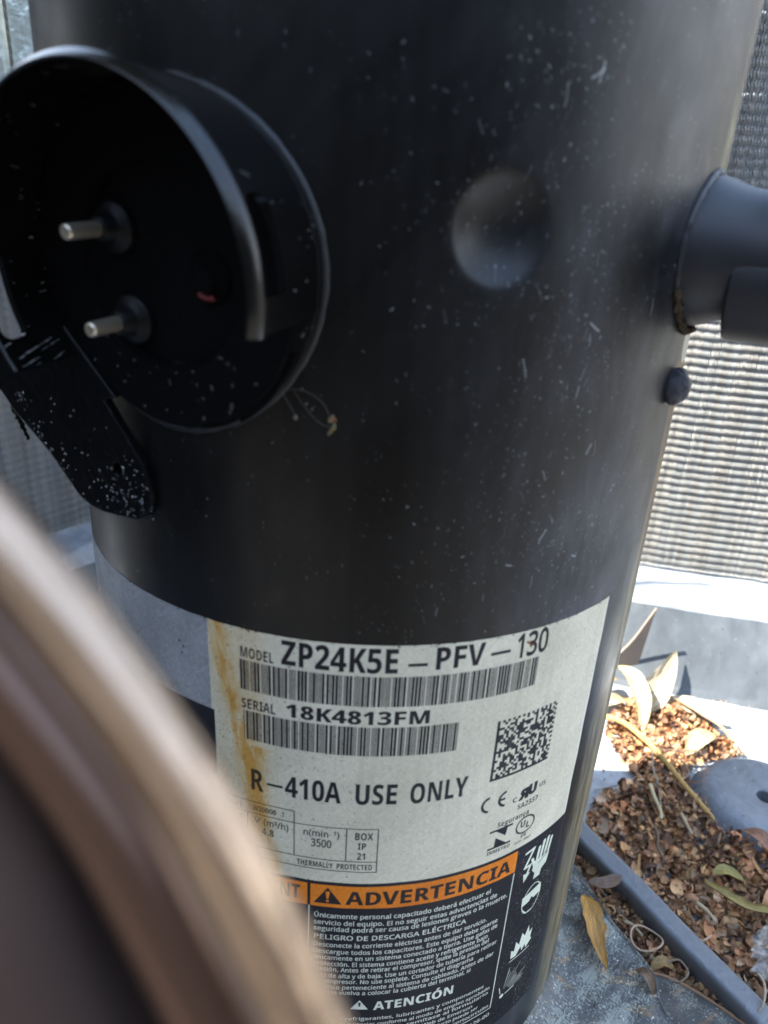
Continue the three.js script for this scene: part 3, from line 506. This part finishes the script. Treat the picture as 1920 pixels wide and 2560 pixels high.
// ---- foot plate
const [ftC, fg2] = canvas(1024, 1024);
{
  const im = fg2.createImageData(1024, 1024);
  for (let y = 0; y < 1024; y++) for (let x = 0; x < 1024; x++) {
    const o = (y * 1024 + x) * 4, n = fb(x / 120, y / 120, 5.1), f = fb(x / 5, y / 5, 1.2), w = fb(x / 90, y / 90, 8.8);
    const bl = Math.max(0, Math.min(1, (f + w * 1.1 - 0.02) * 4));
    const k = 84 + n * 56; let r = k * 1.02, g = k * 1.02, b = k; r += (172 - r) * bl * 0.7; g += (174 - g) * bl * 0.7; b += (160 - b) * bl * 0.7;
    const ru = Math.max(0, fb(x / 70, y / 40, 3.3) - 0.16) * 3; r += ru * 60; g += ru * 30;
    im.data[o] = r; im.data[o + 1] = g; im.data[o + 2] = b; im.data[o + 3] = 255;
  }
  fg2.putImageData(im, 0, 0);
  for (let i = 0; i < 1500; i++) { fg2.fillStyle = `rgba(218,220,212,${rr(0.2, 0.9)})`; fg2.beginPath(); fg2.arc(rnd() * 1024, rnd() * 1024, rr(0.7, 3.2), 0, 7); fg2.fill(); }
}
const footTex = tex(ftC, true, 9);
const footMat = std({ map: footTex, roughness: 0.55, bumpMap: clone(grain, 14), bumpScale: 0.0009 });
{
  const outline = [[0.06, -0.085], [0.085, -0.034], [0.094, -0.0125], [0.1003, 0.0009], [0.1063, 0.0155], [0.1115, 0.0261], [0.1155, 0.0355], [0.1145, 0.045], [0.117, 0.075], [0.09, 0.11], [0.0, 0.12], [-0.09, 0.11], [-0.118, 0.03], [-0.1, -0.05], [-0.05, -0.1], [0.02, -0.105]].map(([x, z]) => V(x, 0, z));
  const oc = new THREE.CatmullRomCurve3(outline, true, 'catmullrom', 0.4), np = 200;
  const prof = [[0, 0.017], [0.06, 0.0125], [0.2, 0.0095], [0.5, 0.0098], [0.82, 0.0125], [0.95, 0.0128], [1, 0.0116], [1.0, 0.004]];
  const pc = new THREE.CatmullRomCurve3(prof.map(([a, b]) => V(a, b, 0)), false, 'centripetal');
  const g = grid(np, 30, (u, v) => {
    const o = oc.getPoint(u % 1), l = Math.hypot(o.x, o.z), q = pc.getPoint(v), rad = (R - 0.001) + (l - R + 0.001) * q.x;
    return V(o.x / l * rad, q.y + 0.0005 * N3(o.x * 120, o.z * 120, v * 4), o.z / l * rad);
  });
  planarUV(g, 1); const m = footMat.clone(); m.side = THREE.DoubleSide;
  part('foot_plate', g, m, comp, 'weathered grey foot plate with pale speckles');
  const s = new THREE.Shape(); [[0.095, 0.03], [0.115, -0.0305], [0.1228, -0.0325], [0.1309, -0.0375], [0.1408, -0.0455], [0.153, -0.058], [0.158, -0.07], [0.15, -0.085], [0.11, -0.1], [0.07, -0.09], [0.07, -0.03]].forEach(([x, y], i) => (i ? s.lineTo(x, y) : s.moveTo(x, y)));
  const lg = new THREE.ExtrudeGeometry(s, { depth: 0.002, bevelEnabled: true, bevelSize: 0.0006, bevelThickness: 0.0006, bevelSegments: 2 }); lg.rotateX(-Math.PI / 2); lg.translate(0, 0.0048, 0); planarUV(lg, 1);
  part('foot_corner', lg, std({ map: footTex, color: lin(0.55, 0.52, 0.5), roughness: 0.6, bumpMap: clone(grain, 14), bumpScale: 0.0006 }), comp, 'dark flat corner of the foot with a rusty edge');
  const rust = []; for (const [x, z] of [[0.115, 0.0305], [0.1228, 0.0325], [0.1309, 0.0375], [0.1408, 0.0455], [0.153, 0.058]]) rust.push(V(x + 0.0004, 0.0074, z - 0.0006));
  part('rusty_edge', tubeGeo(rust, (t) => 0.0007 * (1 + 0.5 * N3(t * 20, 1, 1)), 60, 6), std({ color: lin(0.24, 0.14, 0.08), roughness: 0.9 }), comp);
}

// ------------------------------------------------------------------ things lying in the pan
// raised rail of the pan
{
  const a = V(0.0905, 0, -0.0575), b = V(0.2, 0, 0.1369), d = b.clone().sub(a), len = d.length();
  const s = new THREE.Shape(); const w = 0.0048, h = 0.0138, r = 0.0024;
  s.moveTo(-w, -0.002); s.lineTo(-w, h - r); s.quadraticCurveTo(-w, h, -w + r, h); s.lineTo(w - r, h); s.quadraticCurveTo(w, h, w, h - r); s.lineTo(w + 0.001, -0.002); s.closePath();
  const g = new THREE.ExtrudeGeometry(s, { depth: len, bevelEnabled: false, steps: 40, curveSegments: 8 });
  const p = g.attributes.position; for (let i = 0; i < p.count; i++) { const z = p.getZ(i); p.setXYZ(i, p.getX(i) + 0.0006 * N3(z * 40, 1, 2), p.getY(i) + 0.0005 * N3(z * 30, 5, 2) * (p.getY(i) > 0 ? 1 : 0), z); }
  g.computeVertexNormals(); const gg = mergeVertices(g.deleteAttribute('normal').deleteAttribute('uv'), 1e-5); gg.computeVertexNormals(); 
  gg.rotateY(Math.atan2(d.x, d.z)); gg.translate(a.x, 0, a.z); planarUV(gg, 1);
  const m = single('support_rail', gg, phys({ color: lin(0.14, 0.15, 0.165), roughness: 0.25, bumpMap: clone(grain, 14), bumpScale: 0.0003 }), 'long dark grey raised rail crossing the pan beside the compressor foot', 'rail');
}
// round mount cover with a hole
{
  const t = thing('mount_cover', 'dusty grey round cover plate with a hole at the right of the pan', 'cover plate');
  t.position.set(0.2046, 0, -0.0601);
  const g = new THREE.LatheGeometry([[0.0042, 0.004], [0.0042, 0.0098], [0.0046, 0.0106], [0.006, 0.0112], [0.018, 0.0122], [0.0245, 0.0118], [0.0275, 0.0103], [0.0298, 0.0072], [0.0325, 0.002], [0.0345, 0.0]].map(([a, b]) => new THREE.Vector2(a, b)), 80);
  planarUV(g, 1);
  part('plate', g, std({ map: panTex, color: lin(0.5, 0.51, 0.54), roughness: 0.42, bumpMap: clone(grain, 14), bumpScale: 0.0004, side: THREE.DoubleSide }), t);
  const c = new THREE.CylinderGeometry(0.0042, 0.0042, 0.004, 24); c.translate(0, 0.0024, 0); part('hole_plug', c, std({ color: lin(0.02, 0.02, 0.02), roughness: 0.9 }), t);
}
// triangular gusset at the ledge
{
  const s = new THREE.Shape(); s.moveTo(0.150, -0.001); s.lineTo(0.1749, -0.001); s.lineTo(0.1793, 0.0513); s.lineTo(0.1745, 0.0395); s.quadraticCurveTo(0.17, 0.027, 0.1635, 0.0185); s.lineTo(0.15, 0.006); s.closePath();
  const g = new THREE.ExtrudeGeometry(s, { depth: 0.0012, bevelEnabled: true, bevelSize: 0.0003, bevelThickness: 0.0003, bevelSegments: 2 });
  g.translate(0, 0, -0.1712);
  single('pan_gusset', g, std({ color: lin(0.20, 0.165, 0.14), roughness: 0.6 }), 'brown pointed triangular metal gusset against the sloping ledge', 'gusset');
}
// bracket in the far upper left
{
  const t = thing('sheet_metal_bracket', 'pale greenish galvanised bracket strip hanging at the upper left behind the compressor', 'bracket');
  const gal = std({ color: lin(0.62, 0.66, 0.6), roughness: 0.35, metalness: 0.35, bumpMap: clone(patchy, 3), bumpScale: 0.002 });
  const strip = (x0, x1, z, y0, y1, th, mat, name) => { const s = new THREE.Shape(); s.moveTo(x0, y0); s.lineTo(x1, y0); s.lineTo(x1, y1); s.lineTo(x0, y1); s.closePath(); const g = new THREE.ExtrudeGeometry(s, { depth: th, bevelEnabled: true, bevelSize: 0.0006, bevelThickness: 0.0006, bevelSegments: 2 }); planarUV(g, 6, 'xy'); g.translate(0, 0, z); return part(name, g, mat, t); };
  strip(-0.184, -0.105, -0.2, 0.29, 0.466, 0.002, gal, 'web');
  strip(-0.1905, -0.187, -0.198, 0.29, 0.466, 0.006, gal, 'flange');
  strip(-0.205, -0.1915, -0.206, 0.29, 0.466, 0.002, std({ color: lin(0.2, 0.19, 0.17), roughness: 0.6 }), 'back_plate');
}

// leaf litter: curled scraps in the pan, past counting
{
  const variants = [];
  for (let k = 0; k < 6; k++) {
    const curl = rr(1.0, 3.6), wd = rr(0.22, 0.6), tip = rr(0.4, 1.2), tw = rr(-0.7, 0.7);
    variants.push(grid(6, 4, (u, v) => {
      const a = (u - 0.5) * curl * 1.4, rad = 1 / (curl * 1.4), w = wd * Math.pow(Math.sin(Math.PI * (0.08 + 0.84 * u)), tip) * (1 + 0.25 * N3(u * 4, k * 3, v)), x = (v - 0.5) * w;
      const cr = x * x * rr(0.9, 1.1) * 1.2, c = Math.cos(tw * (u - 0.5)), s = Math.sin(tw * (u - 0.5));
      const px = Math.sin(a) * (rad - cr), py = rad - Math.cos(a) * (rad - cr);
      return V(px, py + x * s + 0.05 * N3(u * 5, v * 4, k), x * c);
    }));
  }
  const lit = new THREE.Group(); lit.name = 'leaf_litter'; lit.userData = { label: 'brown mass of small curled dry leaf scraps spread over the pan', category: 'leaf litter', kind: 'stuff' }; scene.add(lit);
  const mat = phys({ roughness: 0.75, side: THREE.DoubleSide, color: 0xffffff, bumpMap: clone(grain, 0.8), bumpScale: 0.0003 });
  const ms = variants.map((g) => { const i = shadows(new THREE.InstancedMesh(g, mat, 3000)); i.name = 'scraps'; i.userData.kind = 'stuff'; i.count = 0; lit.add(i); return i; });
  const pal = [[0.19, 0.12, 0.075], [0.26, 0.165, 0.1], [0.34, 0.24, 0.15], [0.14, 0.09, 0.06], [0.3, 0.2, 0.12], [0.24, 0.16, 0.1], [0.4, 0.3, 0.18], [0.28, 0.19, 0.1], [0.36, 0.27, 0.15], [0.12, 0.075, 0.055], [0.32, 0.18, 0.1], [0.3, 0.26, 0.21]];
  const M = new THREE.Matrix4(), Q = new THREE.Quaternion(), E = new THREE.Euler();
  const drop = (x, z, y, s, dark = 1) => { const m = ms[Math.floor(rnd() * 6)]; if (m.count >= 3000) return; Q.setFromEuler(E.set(rr(-0.9, 0.9) + (rnd() < 0.35 ? Math.PI : 0), rr(0, 6.3), rr(-0.9, 0.9))); { const shred = rnd() < 0.22, a = rr(0.7, 1.15); M.compose(V(x, y, z), Q, shred ? V(s * 1.7, s * 0.6, s * 0.3) : V(s * a, s, s * rr(0.55, 1.1))); } m.setMatrixAt(m.count, M); const c = pal[Math.floor(rnd() * pal.length)], k = Math.min((0.5 + 1.7 * Math.pow(rnd(), 1.4)) * dark, 0.62 / c[0]); m.setColorAt(m.count, lin(Math.min(0.8, c[0] * k * 1.3), c[1] * k * 1.02, c[2] * k * 0.82)); m.count++; };
  const inPoly = (x, z, P) => { let c = false; for (let i = 0, j = P.length - 1; i < P.length; j = i++) { const [xi, zi] = P[i], [xj, zj] = P[j]; if ((zi > z) !== (zj > z) && x < (xj - xi) * (z - zi) / (zj - zi) + xi) c = !c; } return c; };
  const main = [[0.112, -0.046], [0.122, -0.062], [0.136, -0.069], [0.148, -0.076], [0.143, -0.098], [0.139, -0.115], [0.15, -0.128], [0.165, -0.145], [0.182, -0.148], [0.196, -0.134], [0.208, -0.112], [0.213, -0.098], [0.193, -0.0935], [0.178, -0.088], [0.1705, -0.07], [0.1735, -0.045], [0.19, -0.031], [0.215, -0.026], [0.25, -0.03], [0.25, 0.06], [0.175, 0.075], [0.11, -0.04]];
  for (let i = 0; i < 16000; i++) { const x = rr(0.1, 0.25), z = rr(-0.16, 0.08); if (!inPoly(x, z, main)) continue; const h = 0.0085 * Math.max(0.15, 0.75 + 1.1 * fbm(x * 30, z * 30, 2, 2)) * (z < -0.09 ? 0.55 : 1); drop(x, z, 0.0012 + rnd() * h, 0.0026 + 0.0085 * Math.pow(rnd(), 1.5)); }
  const trough = [[0.088, -0.036], [0.096, -0.04], [0.108, -0.022], [0.126, 0.009], [0.146, 0.044], [0.19, 0.123], [0.17, 0.123], [0.15, 0.058], [0.139, 0.0445], [0.13, 0.036], [0.117, 0.03], [0.111, 0.0235], [0.104, 0.009], [0.0985, -0.004], [0.092, -0.018]];
  for (let i = 0; i < 11000; i++) { const x = rr(0.085, 0.19), z = rr(-0.045, 0.12); if (!inPoly(x, z, trough)) continue; drop(x, z, 0.001 + rnd() * 0.005, rr(0.0035, 0.0072), 0.9); }
  for (let i = 0; i < 160; i++) drop(rr(0.2, 0.3), rr(-0.15, -0.09), 0.001, rr(0.001, 0.0025));
  for (let i = 0; i < 60; i++) drop(rr(0.11, 0.15), rr(-0.1, -0.06), 0.001, rr(0.001, 0.003));
}

// single leaves: [points along the midrib], width, cup, colours, tilt of the blade
const [lvC, lg] = canvas(256, 512);
{
  lg.fillStyle = '#d8d8d8'; lg.fillRect(0, 0, 256, 512);
  const im = lg.getImageData(0, 0, 256, 512);
  for (let y = 0; y < 512; y++) for (let x = 0; x < 256; x++) { const o = (y * 256 + x) * 4, k = 205 + fb(x / 40, y / 40, 2.2) * 110 + (rnd() - 0.5) * 16, b = fb(x / 55, y / 55, 6.1) > 0.2 ? 0.72 : 1; im.data[o] = k; im.data[o + 1] = k * (0.9 + 0.1 * b) ; im.data[o + 2] = k * b; }
  lg.putImageData(im, 0, 0);
  lg.strokeStyle = 'rgba(120,90,60,0.5)'; lg.lineWidth = 3; lg.beginPath(); lg.moveTo(0, 256); lg.lineTo(256, 256); lg.stroke(); lg.lineWidth = 1.2;
  for (let i = 0; i < 14; i++) for (const s of [-1, 1]) { lg.beginPath(); lg.moveTo(i * 18, 256); lg.quadraticCurveTo(i * 18 + 24, 256 + s * 120, i * 18 + 60, 256 + s * 250); lg.stroke(); }
}
const leafTex = tex(lvC);
function leaf(name, label, pts, width, o = {}) {
  const c = new THREE.CatmullRomCurve3(pts.map((q) => V(...q)), false, 'centripetal');
  const nm = o.normal ? V(...o.normal).normalize() : V(0, 1, 0);
  const g = grid(28, 12, (u, v) => {
    const q = c.getPoint(u), t = c.getTangent(u), s = new THREE.Vector3().crossVectors(t, nm).normalize(), n2 = new THREE.Vector3().crossVectors(s, t).normalize();
    const roll = (o.roll ?? 0) + (o.twist ?? 0) * (u - 0.5); const cr = Math.cos(roll), sr = Math.sin(roll);
    const side = s.clone().multiplyScalar(cr).addScaledVector(n2, sr), up = n2.clone().multiplyScalar(cr).addScaledVector(s, -sr);
    const prof = Math.pow(Math.sin(Math.PI * Math.min(1, Math.pow(u, o.skew ?? 1) * 0.98 + 0.01)), o.blunt ?? 0.75);
    const w = width * prof * (1 + (o.ragged ?? 0.08) * N3(u * 9, v > 0.5 ? 1 : 5, pts.length + width * 900)), k = v - 0.5, a = k * (o.cup ?? 0.9);
    const lat = Math.abs(o.cup ?? 0.9) > 0.01 ? Math.sin(a) / (o.cup ?? 0.9) * w : k * w, lift = (1 - Math.cos(a)) / (o.cup ?? 0.9) * w;
    return q.clone().addScaledVector(side, lat).addScaledVector(up, lift + width * 0.05 * N3(u * 6, k * 5, width * 777)).addScaledVector(up, Math.abs(k) < 0.05 ? -width * 0.012 : 0);
  });
  const m = phys({ map: leafTex, color: lin(...o.c), roughness: o.rough ?? 0.6, side: THREE.DoubleSide, transmission: o.tr ?? 0, thickness: 0, bumpMap: leafTex, bumpScale: 0.0003 });
  return single(name, g, m, label, o.cat ?? 'leaf');
}
leaf('dry_leaf', 'curled orange brown dry leaf lying on the speckled foot plate', [[0.0958, 0.0165, 0.0045], [0.0962, 0.0172, 0.014], [0.0955, 0.0160, 0.024], [0.0968, 0.0148, 0.0345]], 0.0098, { c: [0.55, 0.28, 0.06], cup: 1.5, skew: 0.72, roll: 0.25, ragged: 0.3, rough: 0.42 });
leaf('oval_leaf', 'smooth purplish brown oval leaf bridging the trough onto the rail', [[0.0985, 0.0175, -0.001], [0.106, 0.0182, -0.0005], [0.1135, 0.0178, -0.0045]], 0.0068, { c: [0.2, 0.13, 0.1], cup: 0.25, blunt: 0.55, ragged: 0.02, rough: 0.4, roll: 0.2 });
leaf('pointed_leaf', 'pale leaf with upturned pointed tip standing against the ledge', [[0.163, 0.004, -0.135], [0.174, 0.008, -0.14], [0.184, 0.0145, -0.15], [0.196, 0.0235, -0.166]], 0.0185, { c: [0.6, 0.5, 0.34], cup: 1.2, skew: 0.7, roll: -0.5 });
leaf('dry_leaf', 'pale yellow curled leaf hanging down over the litter next to the compressor', [[0.1585, 0.0165, -0.158], [0.163, 0.0165, -0.143], [0.164, 0.0105, -0.127], [0.1605, 0.004, -0.112]], 0.0145, { c: [0.62, 0.5, 0.3], cup: 2.2, skew: 0.8 });
leaf('dry_leaf', 'short folded yellow leaf closest to the shell behind the long stalk', [[0.142, 0.007, -0.148], [0.150, 0.011, -0.151], [0.158, 0.009, -0.154]], 0.012, { c: [0.6, 0.42, 0.18], cup: 1.9 });
leaf('dry_leaf', 'flat pale leaf between the folded yellow leaf and the stalk', [[0.138, 0.004, -0.132], [0.149, 0.007, -0.136], [0.159, 0.005, -0.14]], 0.012, { c: [0.58, 0.48, 0.3], cup: 1.2 });
leaf('long_leaf', 'long narrow tan leaf blade arching across the sunlit pan', [[0.187, 0.006, -0.146], [0.1974, 0.0075, -0.1263], [0.2066, 0.0075, -0.1119], [0.209, 0.003, -0.097]], 0.0085, { c: [0.58, 0.46, 0.27], cup: 1.1, roll: 0.5 });
leaf('dry_leaf', 'pale cupped leaf just behind the round cover plate', [[0.178, 0.006, -0.0925], [0.19, 0.0085, -0.104], [0.2, 0.0075, -0.1085]], 0.012, { c: [0.58, 0.47, 0.26], cup: 1.3 });
leaf('broad_leaf', 'broad bleached leaf lying flat in the sun behind the litter', [[0.187, 0.004, -0.1465], [0.2, 0.0055, -0.135], [0.216, 0.003, -0.123]], 0.017, { c: [0.66, 0.58, 0.46], cup: 0.4 });
leaf('dry_leaf', 'reddish brown leaf scrap on the litter right of the stalk end', [[0.182, 0.012, -0.037], [0.187, 0.0145, -0.031], [0.1905, 0.011, -0.025]], 0.0085, { c: [0.36, 0.17, 0.1], cup: 1.1 });
leaf('dry_leaf', 'tan hook shaped leaf at the rim of the foot plate corner', [[0.108, 0.0135, 0.0335], [0.1105, 0.0165, 0.0375], [0.1125, 0.0125, 0.042]], 0.0055, { c: [0.32, 0.2, 0.12], cup: 2.3 });
leaf('dry_leaf', 'yellow brown folded leaf in the dark trough beside the looped stem', [[0.117, 0.0065, 0.0285], [0.122, 0.009, 0.027], [0.127, 0.0065, 0.0285]], 0.0052, { c: [0.42, 0.26, 0.1], cup: 1.8 });
leaf('green_leaf', 'yellow green leaf fragment lying on the litter above the bark', [[0.157, 0.0125, -0.012], [0.163, 0.0135, -0.0125], [0.17, 0.012, -0.009]], 0.006, { c: [0.42, 0.34, 0.1], cup: 1.4 });
// stalks and stems
const stem = (name, label, pts, r, c, o = {}) => single(name, capTube(pts.map((q) => V(...q)), (t) => r * (1 - (o.taper ?? 0.3) * t), o.seg ?? 40, 9, o.wob ?? 0.25), std({ color: lin(...c), roughness: 0.7, bumpMap: clone(grain, 2), bumpScale: 0.0003 }), label, o.cat ?? 'stem');
stem('leaf_stalk', 'long yellow brown leaf stalk lying diagonally over the litter', [[0.137, 0.0075, -0.122], [0.1475, 0.0105, -0.113], [0.1554, 0.011, -0.1], [0.1612, 0.0115, -0.082], [0.165, 0.0118, -0.064], [0.1719, 0.0105, -0.0435]], 0.00165, [0.5, 0.31, 0.1], { seg: 60 });
stem('thin_stem', 'thin grey stem bowing down from the stalk over the litter', [[0.1565, 0.0125, -0.087], [0.1525, 0.0125, -0.075], [0.1515, 0.0115, -0.064], [0.1482, 0.0105, -0.05]], 0.0005, [0.4, 0.33, 0.25]);
stem('thin_stem', 'fine curved tendril looping right of the stalk', [[0.166, 0.012, -0.088], [0.170, 0.0125, -0.08], [0.1708, 0.012, -0.0735], [0.167, 0.011, -0.0695]], 0.0004, [0.42, 0.32, 0.2]);
stem('pale_twig', 'short bleached curved twig lying left of the thin grey stem', [[0.1475, 0.0115, -0.0645], [0.1462, 0.0125, -0.055], [0.1468, 0.0112, -0.047], [0.1455, 0.0105, -0.0425]], 0.0011, [0.6, 0.48, 0.28]);
stem('pale_twig', 'short straight pale twig on the litter between stalk and rail', [[0.156, 0.012, -0.046], [0.1562, 0.012, -0.04], [0.157, 0.011, -0.034]], 0.0009, [0.52, 0.4, 0.24]);
stem('pale_twig', 'cream twig lying at the litter edge along the rail', [[0.1445, 0.0115, 0.002], [0.1472, 0.012, 0.0062], [0.149, 0.0115, 0.0105]], 0.0009, [0.58, 0.45, 0.28]);
stem('thin_stem', 'dark thin stem crossing the litter towards the rail', [[0.1405, 0.012, -0.038], [0.1395, 0.0125, -0.0305], [0.1375, 0.0125, -0.025], [0.1385, 0.0115, -0.0175]], 0.0006, [0.2, 0.14, 0.1]);
stem('pale_twig', 'pale twig in the dark trough above the looped stem', [[0.1125, 0.008, 0.009], [0.1155, 0.0085, 0.0115], [0.1185, 0.007, 0.0148]], 0.0008, [0.5, 0.38, 0.24]);
{
  const pts = []; for (let i = 0; i < 22; i++) { const a = i / 22 * Math.PI * 2; pts.push(V(0.1186 + Math.cos(a) * 0.0062, 0.0095 + 0.0012 * Math.sin(a * 2), 0.0175 + Math.sin(a) * 0.0052)); }
  single('looped_stem', tubeGeo(pts, 0.00042, 80, 8, true), std({ color: lin(0.4, 0.27, 0.18), roughness: 0.7 }), 'brown stem curled into a full ring in the trough', 'stem');
}
stem('looped_stem', 'half circle curl of brown stem lower in the trough', [[0.1235, 0.0085, 0.0265], [0.1285, 0.0095, 0.026], [0.1305, 0.009, 0.0305], [0.1265, 0.008, 0.0335], [0.1222, 0.0075, 0.0325]], 0.00045, [0.34, 0.24, 0.16]);
stem('looped_stem', 'pale stem bent over the rail at the lower right', [[0.1545, 0.0145, 0.0335], [0.1535, 0.017, 0.0395], [0.1505, 0.0165, 0.0455], [0.1455, 0.009, 0.0495]], 0.00055, [0.5, 0.4, 0.3]);
leaf('bark_piece', 'yellow green strip of mossy bark on the litter at the right edge', [[0.1515, 0.0125, -0.0075], [0.158, 0.0135, 0.0005], [0.165, 0.013, 0.0052], [0.18, 0.0125, 0.0062]], 0.0062, { c: [0.5, 0.38, 0.14], cup: 2.8, blunt: 0.4, ragged: 0.5, rough: 0.9, cat: 'bark' });
for (const [lab, pts] of [['hair thin stem on the bare pan left of the litter', [[0.122, 0.0015, -0.069], [0.131, 0.003, -0.0705], [0.142, 0.004, -0.073]]], ['hair thin forked stem nearer the compressor on the bare pan', [[0.117, 0.0015, -0.059], [0.128, 0.003, -0.063], [0.139, 0.005, -0.061]]]]) stem('hair_stem', lab, pts, 0.00035, [0.45, 0.4, 0.33]);
// upright hair-like roots where the sun ends
for (let i = 0; i < 9; i++) { const x = 0.1585 + i * 0.0028; stem('root_fibre', ['leftmost', 'second', 'third', 'fourth', 'middle', 'sixth', 'seventh', 'eighth', 'rightmost'][i] + ' of the nine curved root fibres at the edge of the sunlight', [[x, 0.008, -0.0935], [x + rr(-0.002, 0.002), 0.013, -0.088], [x + rr(-0.002, 0.002), 0.012, -0.083]], 0.00032, [0.22, 0.14, 0.1], { cat: 'root' }).userData.group = 'root fibres at the edge of the sunlight'; }

// crumpled clear film
{
  const g = new THREE.IcosahedronGeometry(1, 7), p = g.attributes.position;
  for (let i = 0; i < p.count; i++) {
    const q = V(p.getX(i), p.getY(i), p.getZ(i)), a = Math.abs(N3(q.x * 1.9, q.y * 1.9, q.z * 1.9 + 7)), b = Math.abs(N3(q.x * 4.6 + 3, q.y * 4.6, q.z * 4.6)), k = 0.75 + 0.75 * a + 0.3 * b;
    p.setXYZ(i, q.x * k * 0.017, Math.max(-0.35, q.y * k) * 0.0065, q.z * k * 0.0125);
  }
  g.computeVertexNormals(); g.rotateY(0.5); g.translate(0.1745, 0.0125, 0.0235);
  single('plastic_film', g, phys({ color: lin(0.9, 0.9, 0.9), roughness: 0.08, transmission: 0.95, thickness: 0, side: THREE.DoubleSide, clearcoat: 1, clearcoatRoughness: 0.1 }), 'crumpled clear plastic film scrap at the lower right edge', 'plastic film');
}
// cobweb scrap and grime shred by the housing
{
  const t = thing('cobweb_scrap', 'dusty strand of cobweb with a tan crumb stuck on the shell under the housing', 'cobweb');
  const spot = (s, y, o = 0.0006) => { const a = s / 1.4486 * D2R; return V(Math.sin(a) * (R + o), y / 1000 + FIT, Math.cos(a) * (R + o)); };
  const web = std({ color: lin(0.09, 0.08, 0.07), roughness: 0.9 });
  for (const l of [[[-21, -32], [-17, -33.4], [-14, -33.2], [-11, -34], [-9, -36], [-8, -38.4]], [[-15, -33.6], [-13, -36], [-10, -39], [-7.4, -40]], [[-22, -31], [-18, -29], [-14.5, -26.5]], [[-18, -33], [-16, -35.5], [-14.5, -38]]]) part('strand', tubeGeo(l.map(([s, y]) => spot(s, y, 0.0007 + rnd() * 0.0008)), 0.000045, 30, 5), web, t);
  const crumb = (s, y, r, c) => { const g = new THREE.IcosahedronGeometry(r, 2), p = g.attributes.position, q = spot(s, y, r * 0.6); for (let i = 0; i < p.count; i++) { const k = 1 + 0.5 * N3(p.getX(i) / r * 1.7 + s, p.getY(i) / r * 1.7, p.getZ(i) / r * 1.7); p.setXYZ(i, p.getX(i) * k + q.x, p.getY(i) * k * 1.3 + q.y, p.getZ(i) * k + q.z); } g.computeVertexNormals(); part('crumb', g, std({ color: lin(...c), roughness: 0.9 }), t); };
  for (let i = 0; i < 11; i++) crumb(-7.6 + rr(-0.9, 0.5), -39.9 + rr(-1.6, 1.9), rr(0.00018, 0.00045), [rr(0.08, 0.2), rr(0.06, 0.14), rr(0.03, 0.08)]);
  for (let i = 0; i < 7; i++) crumb(rr(-17, -9), rr(-37, -33), rr(0.00008, 0.0002), [0.12, 0.1, 0.08]);
  crumb(-22, -31.2, 0.0005, [0.22, 0.19, 0.15]); crumb(-24.6, -30, 0.0003, [0.24, 0.22, 0.19]); crumb(-14.8, -38.8, 0.0004, [0.1, 0.085, 0.07]);
}

// ------------------------------------------------------------------ out-of-focus pipes in front of the lens
const copper = phys({ color: lin(0.36, 0.255, 0.175), metalness: 0.85, roughness: 0.13, clearcoat: 0.4, clearcoatRoughness: 0.12, bumpMap: clone(patchy, 2), bumpScale: 0.0006 });
{
  const A = [[-0.075, 0.29, 0.145], [-0.0278, 0.2648, 0.1735], [-0.0226, 0.2593, 0.1761], [-0.0174, 0.2543, 0.1784], [-0.01, 0.246, 0.1822], [-0.0062, 0.2407, 0.1846], [-0.0013, 0.2324, 0.1882], [0.0026, 0.2248, 0.1917], [0.03, 0.12, 0.205], [0.06, 0.02, 0.21]].map((q) => V(...q));
  const A2 = [[-0.082, 0.287, 0.143], [-0.033, 0.2611, 0.1723], [-0.0275, 0.2551, 0.1751], [-0.022, 0.2498, 0.1776], [-0.0144, 0.2414, 0.1815], [-0.011, 0.2364, 0.1837], [-0.0058, 0.2278, 0.1874], [-0.0016, 0.2197, 0.1911], [0.024, 0.115, 0.206], [0.05, 0.02, 0.212]].map((q) => V(...q));
  const B = [[-0.095, 0.283, 0.145], [-0.0408, 0.2547, 0.1732], [-0.0349, 0.2486, 0.176], [-0.0292, 0.2432, 0.1786], [-0.0217, 0.2348, 0.1824], [-0.0191, 0.2311, 0.184], [-0.0137, 0.222, 0.1881], [-0.0098, 0.2138, 0.1917], [0.012, 0.11, 0.21], [0.03, 0.02, 0.215]].map((q) => V(...q));
  single('copper_pipe', tubeGeo(A, 0.00205, 160, 24), copper, 'slim blurred copper pipe nearest the label, its edge crossing the print', 'pipe');
  single('copper_pipe', tubeGeo(A2, 0.0024, 160, 24), std({ color: lin(0.085, 0.052, 0.04), metalness: 0.75, roughness: 0.22 }), 'added blurred pipe between the outer pipe and the dark hose, standing in for a grey highlight', 'pipe');  // extra pipe added to give the grey highlight band beside the hose
  single('insulated_pipe', tubeGeo(B, 0.0064, 160, 32), phys({ color: lin(0.012, 0.006, 0.005), roughness: 0.7, specularIntensity: 0.5 }), 'thick blurred dark brown pipe filling the lower left corner', 'pipe');
}

// ------------------------------------------------------------------ draw
const renderer = new THREE.WebGLRenderer({ antialias: true });
renderer.setSize(768, 1024);
renderer.toneMapping = THREE.LinearToneMapping;
renderer.toneMappingExposure = EXPOSURE;
renderer.shadowMap.enabled = true;
scene.traverse((o) => { if (o.isMesh && o.name === 'sky') o.castShadow = false; });
renderer.render(scene, camera);
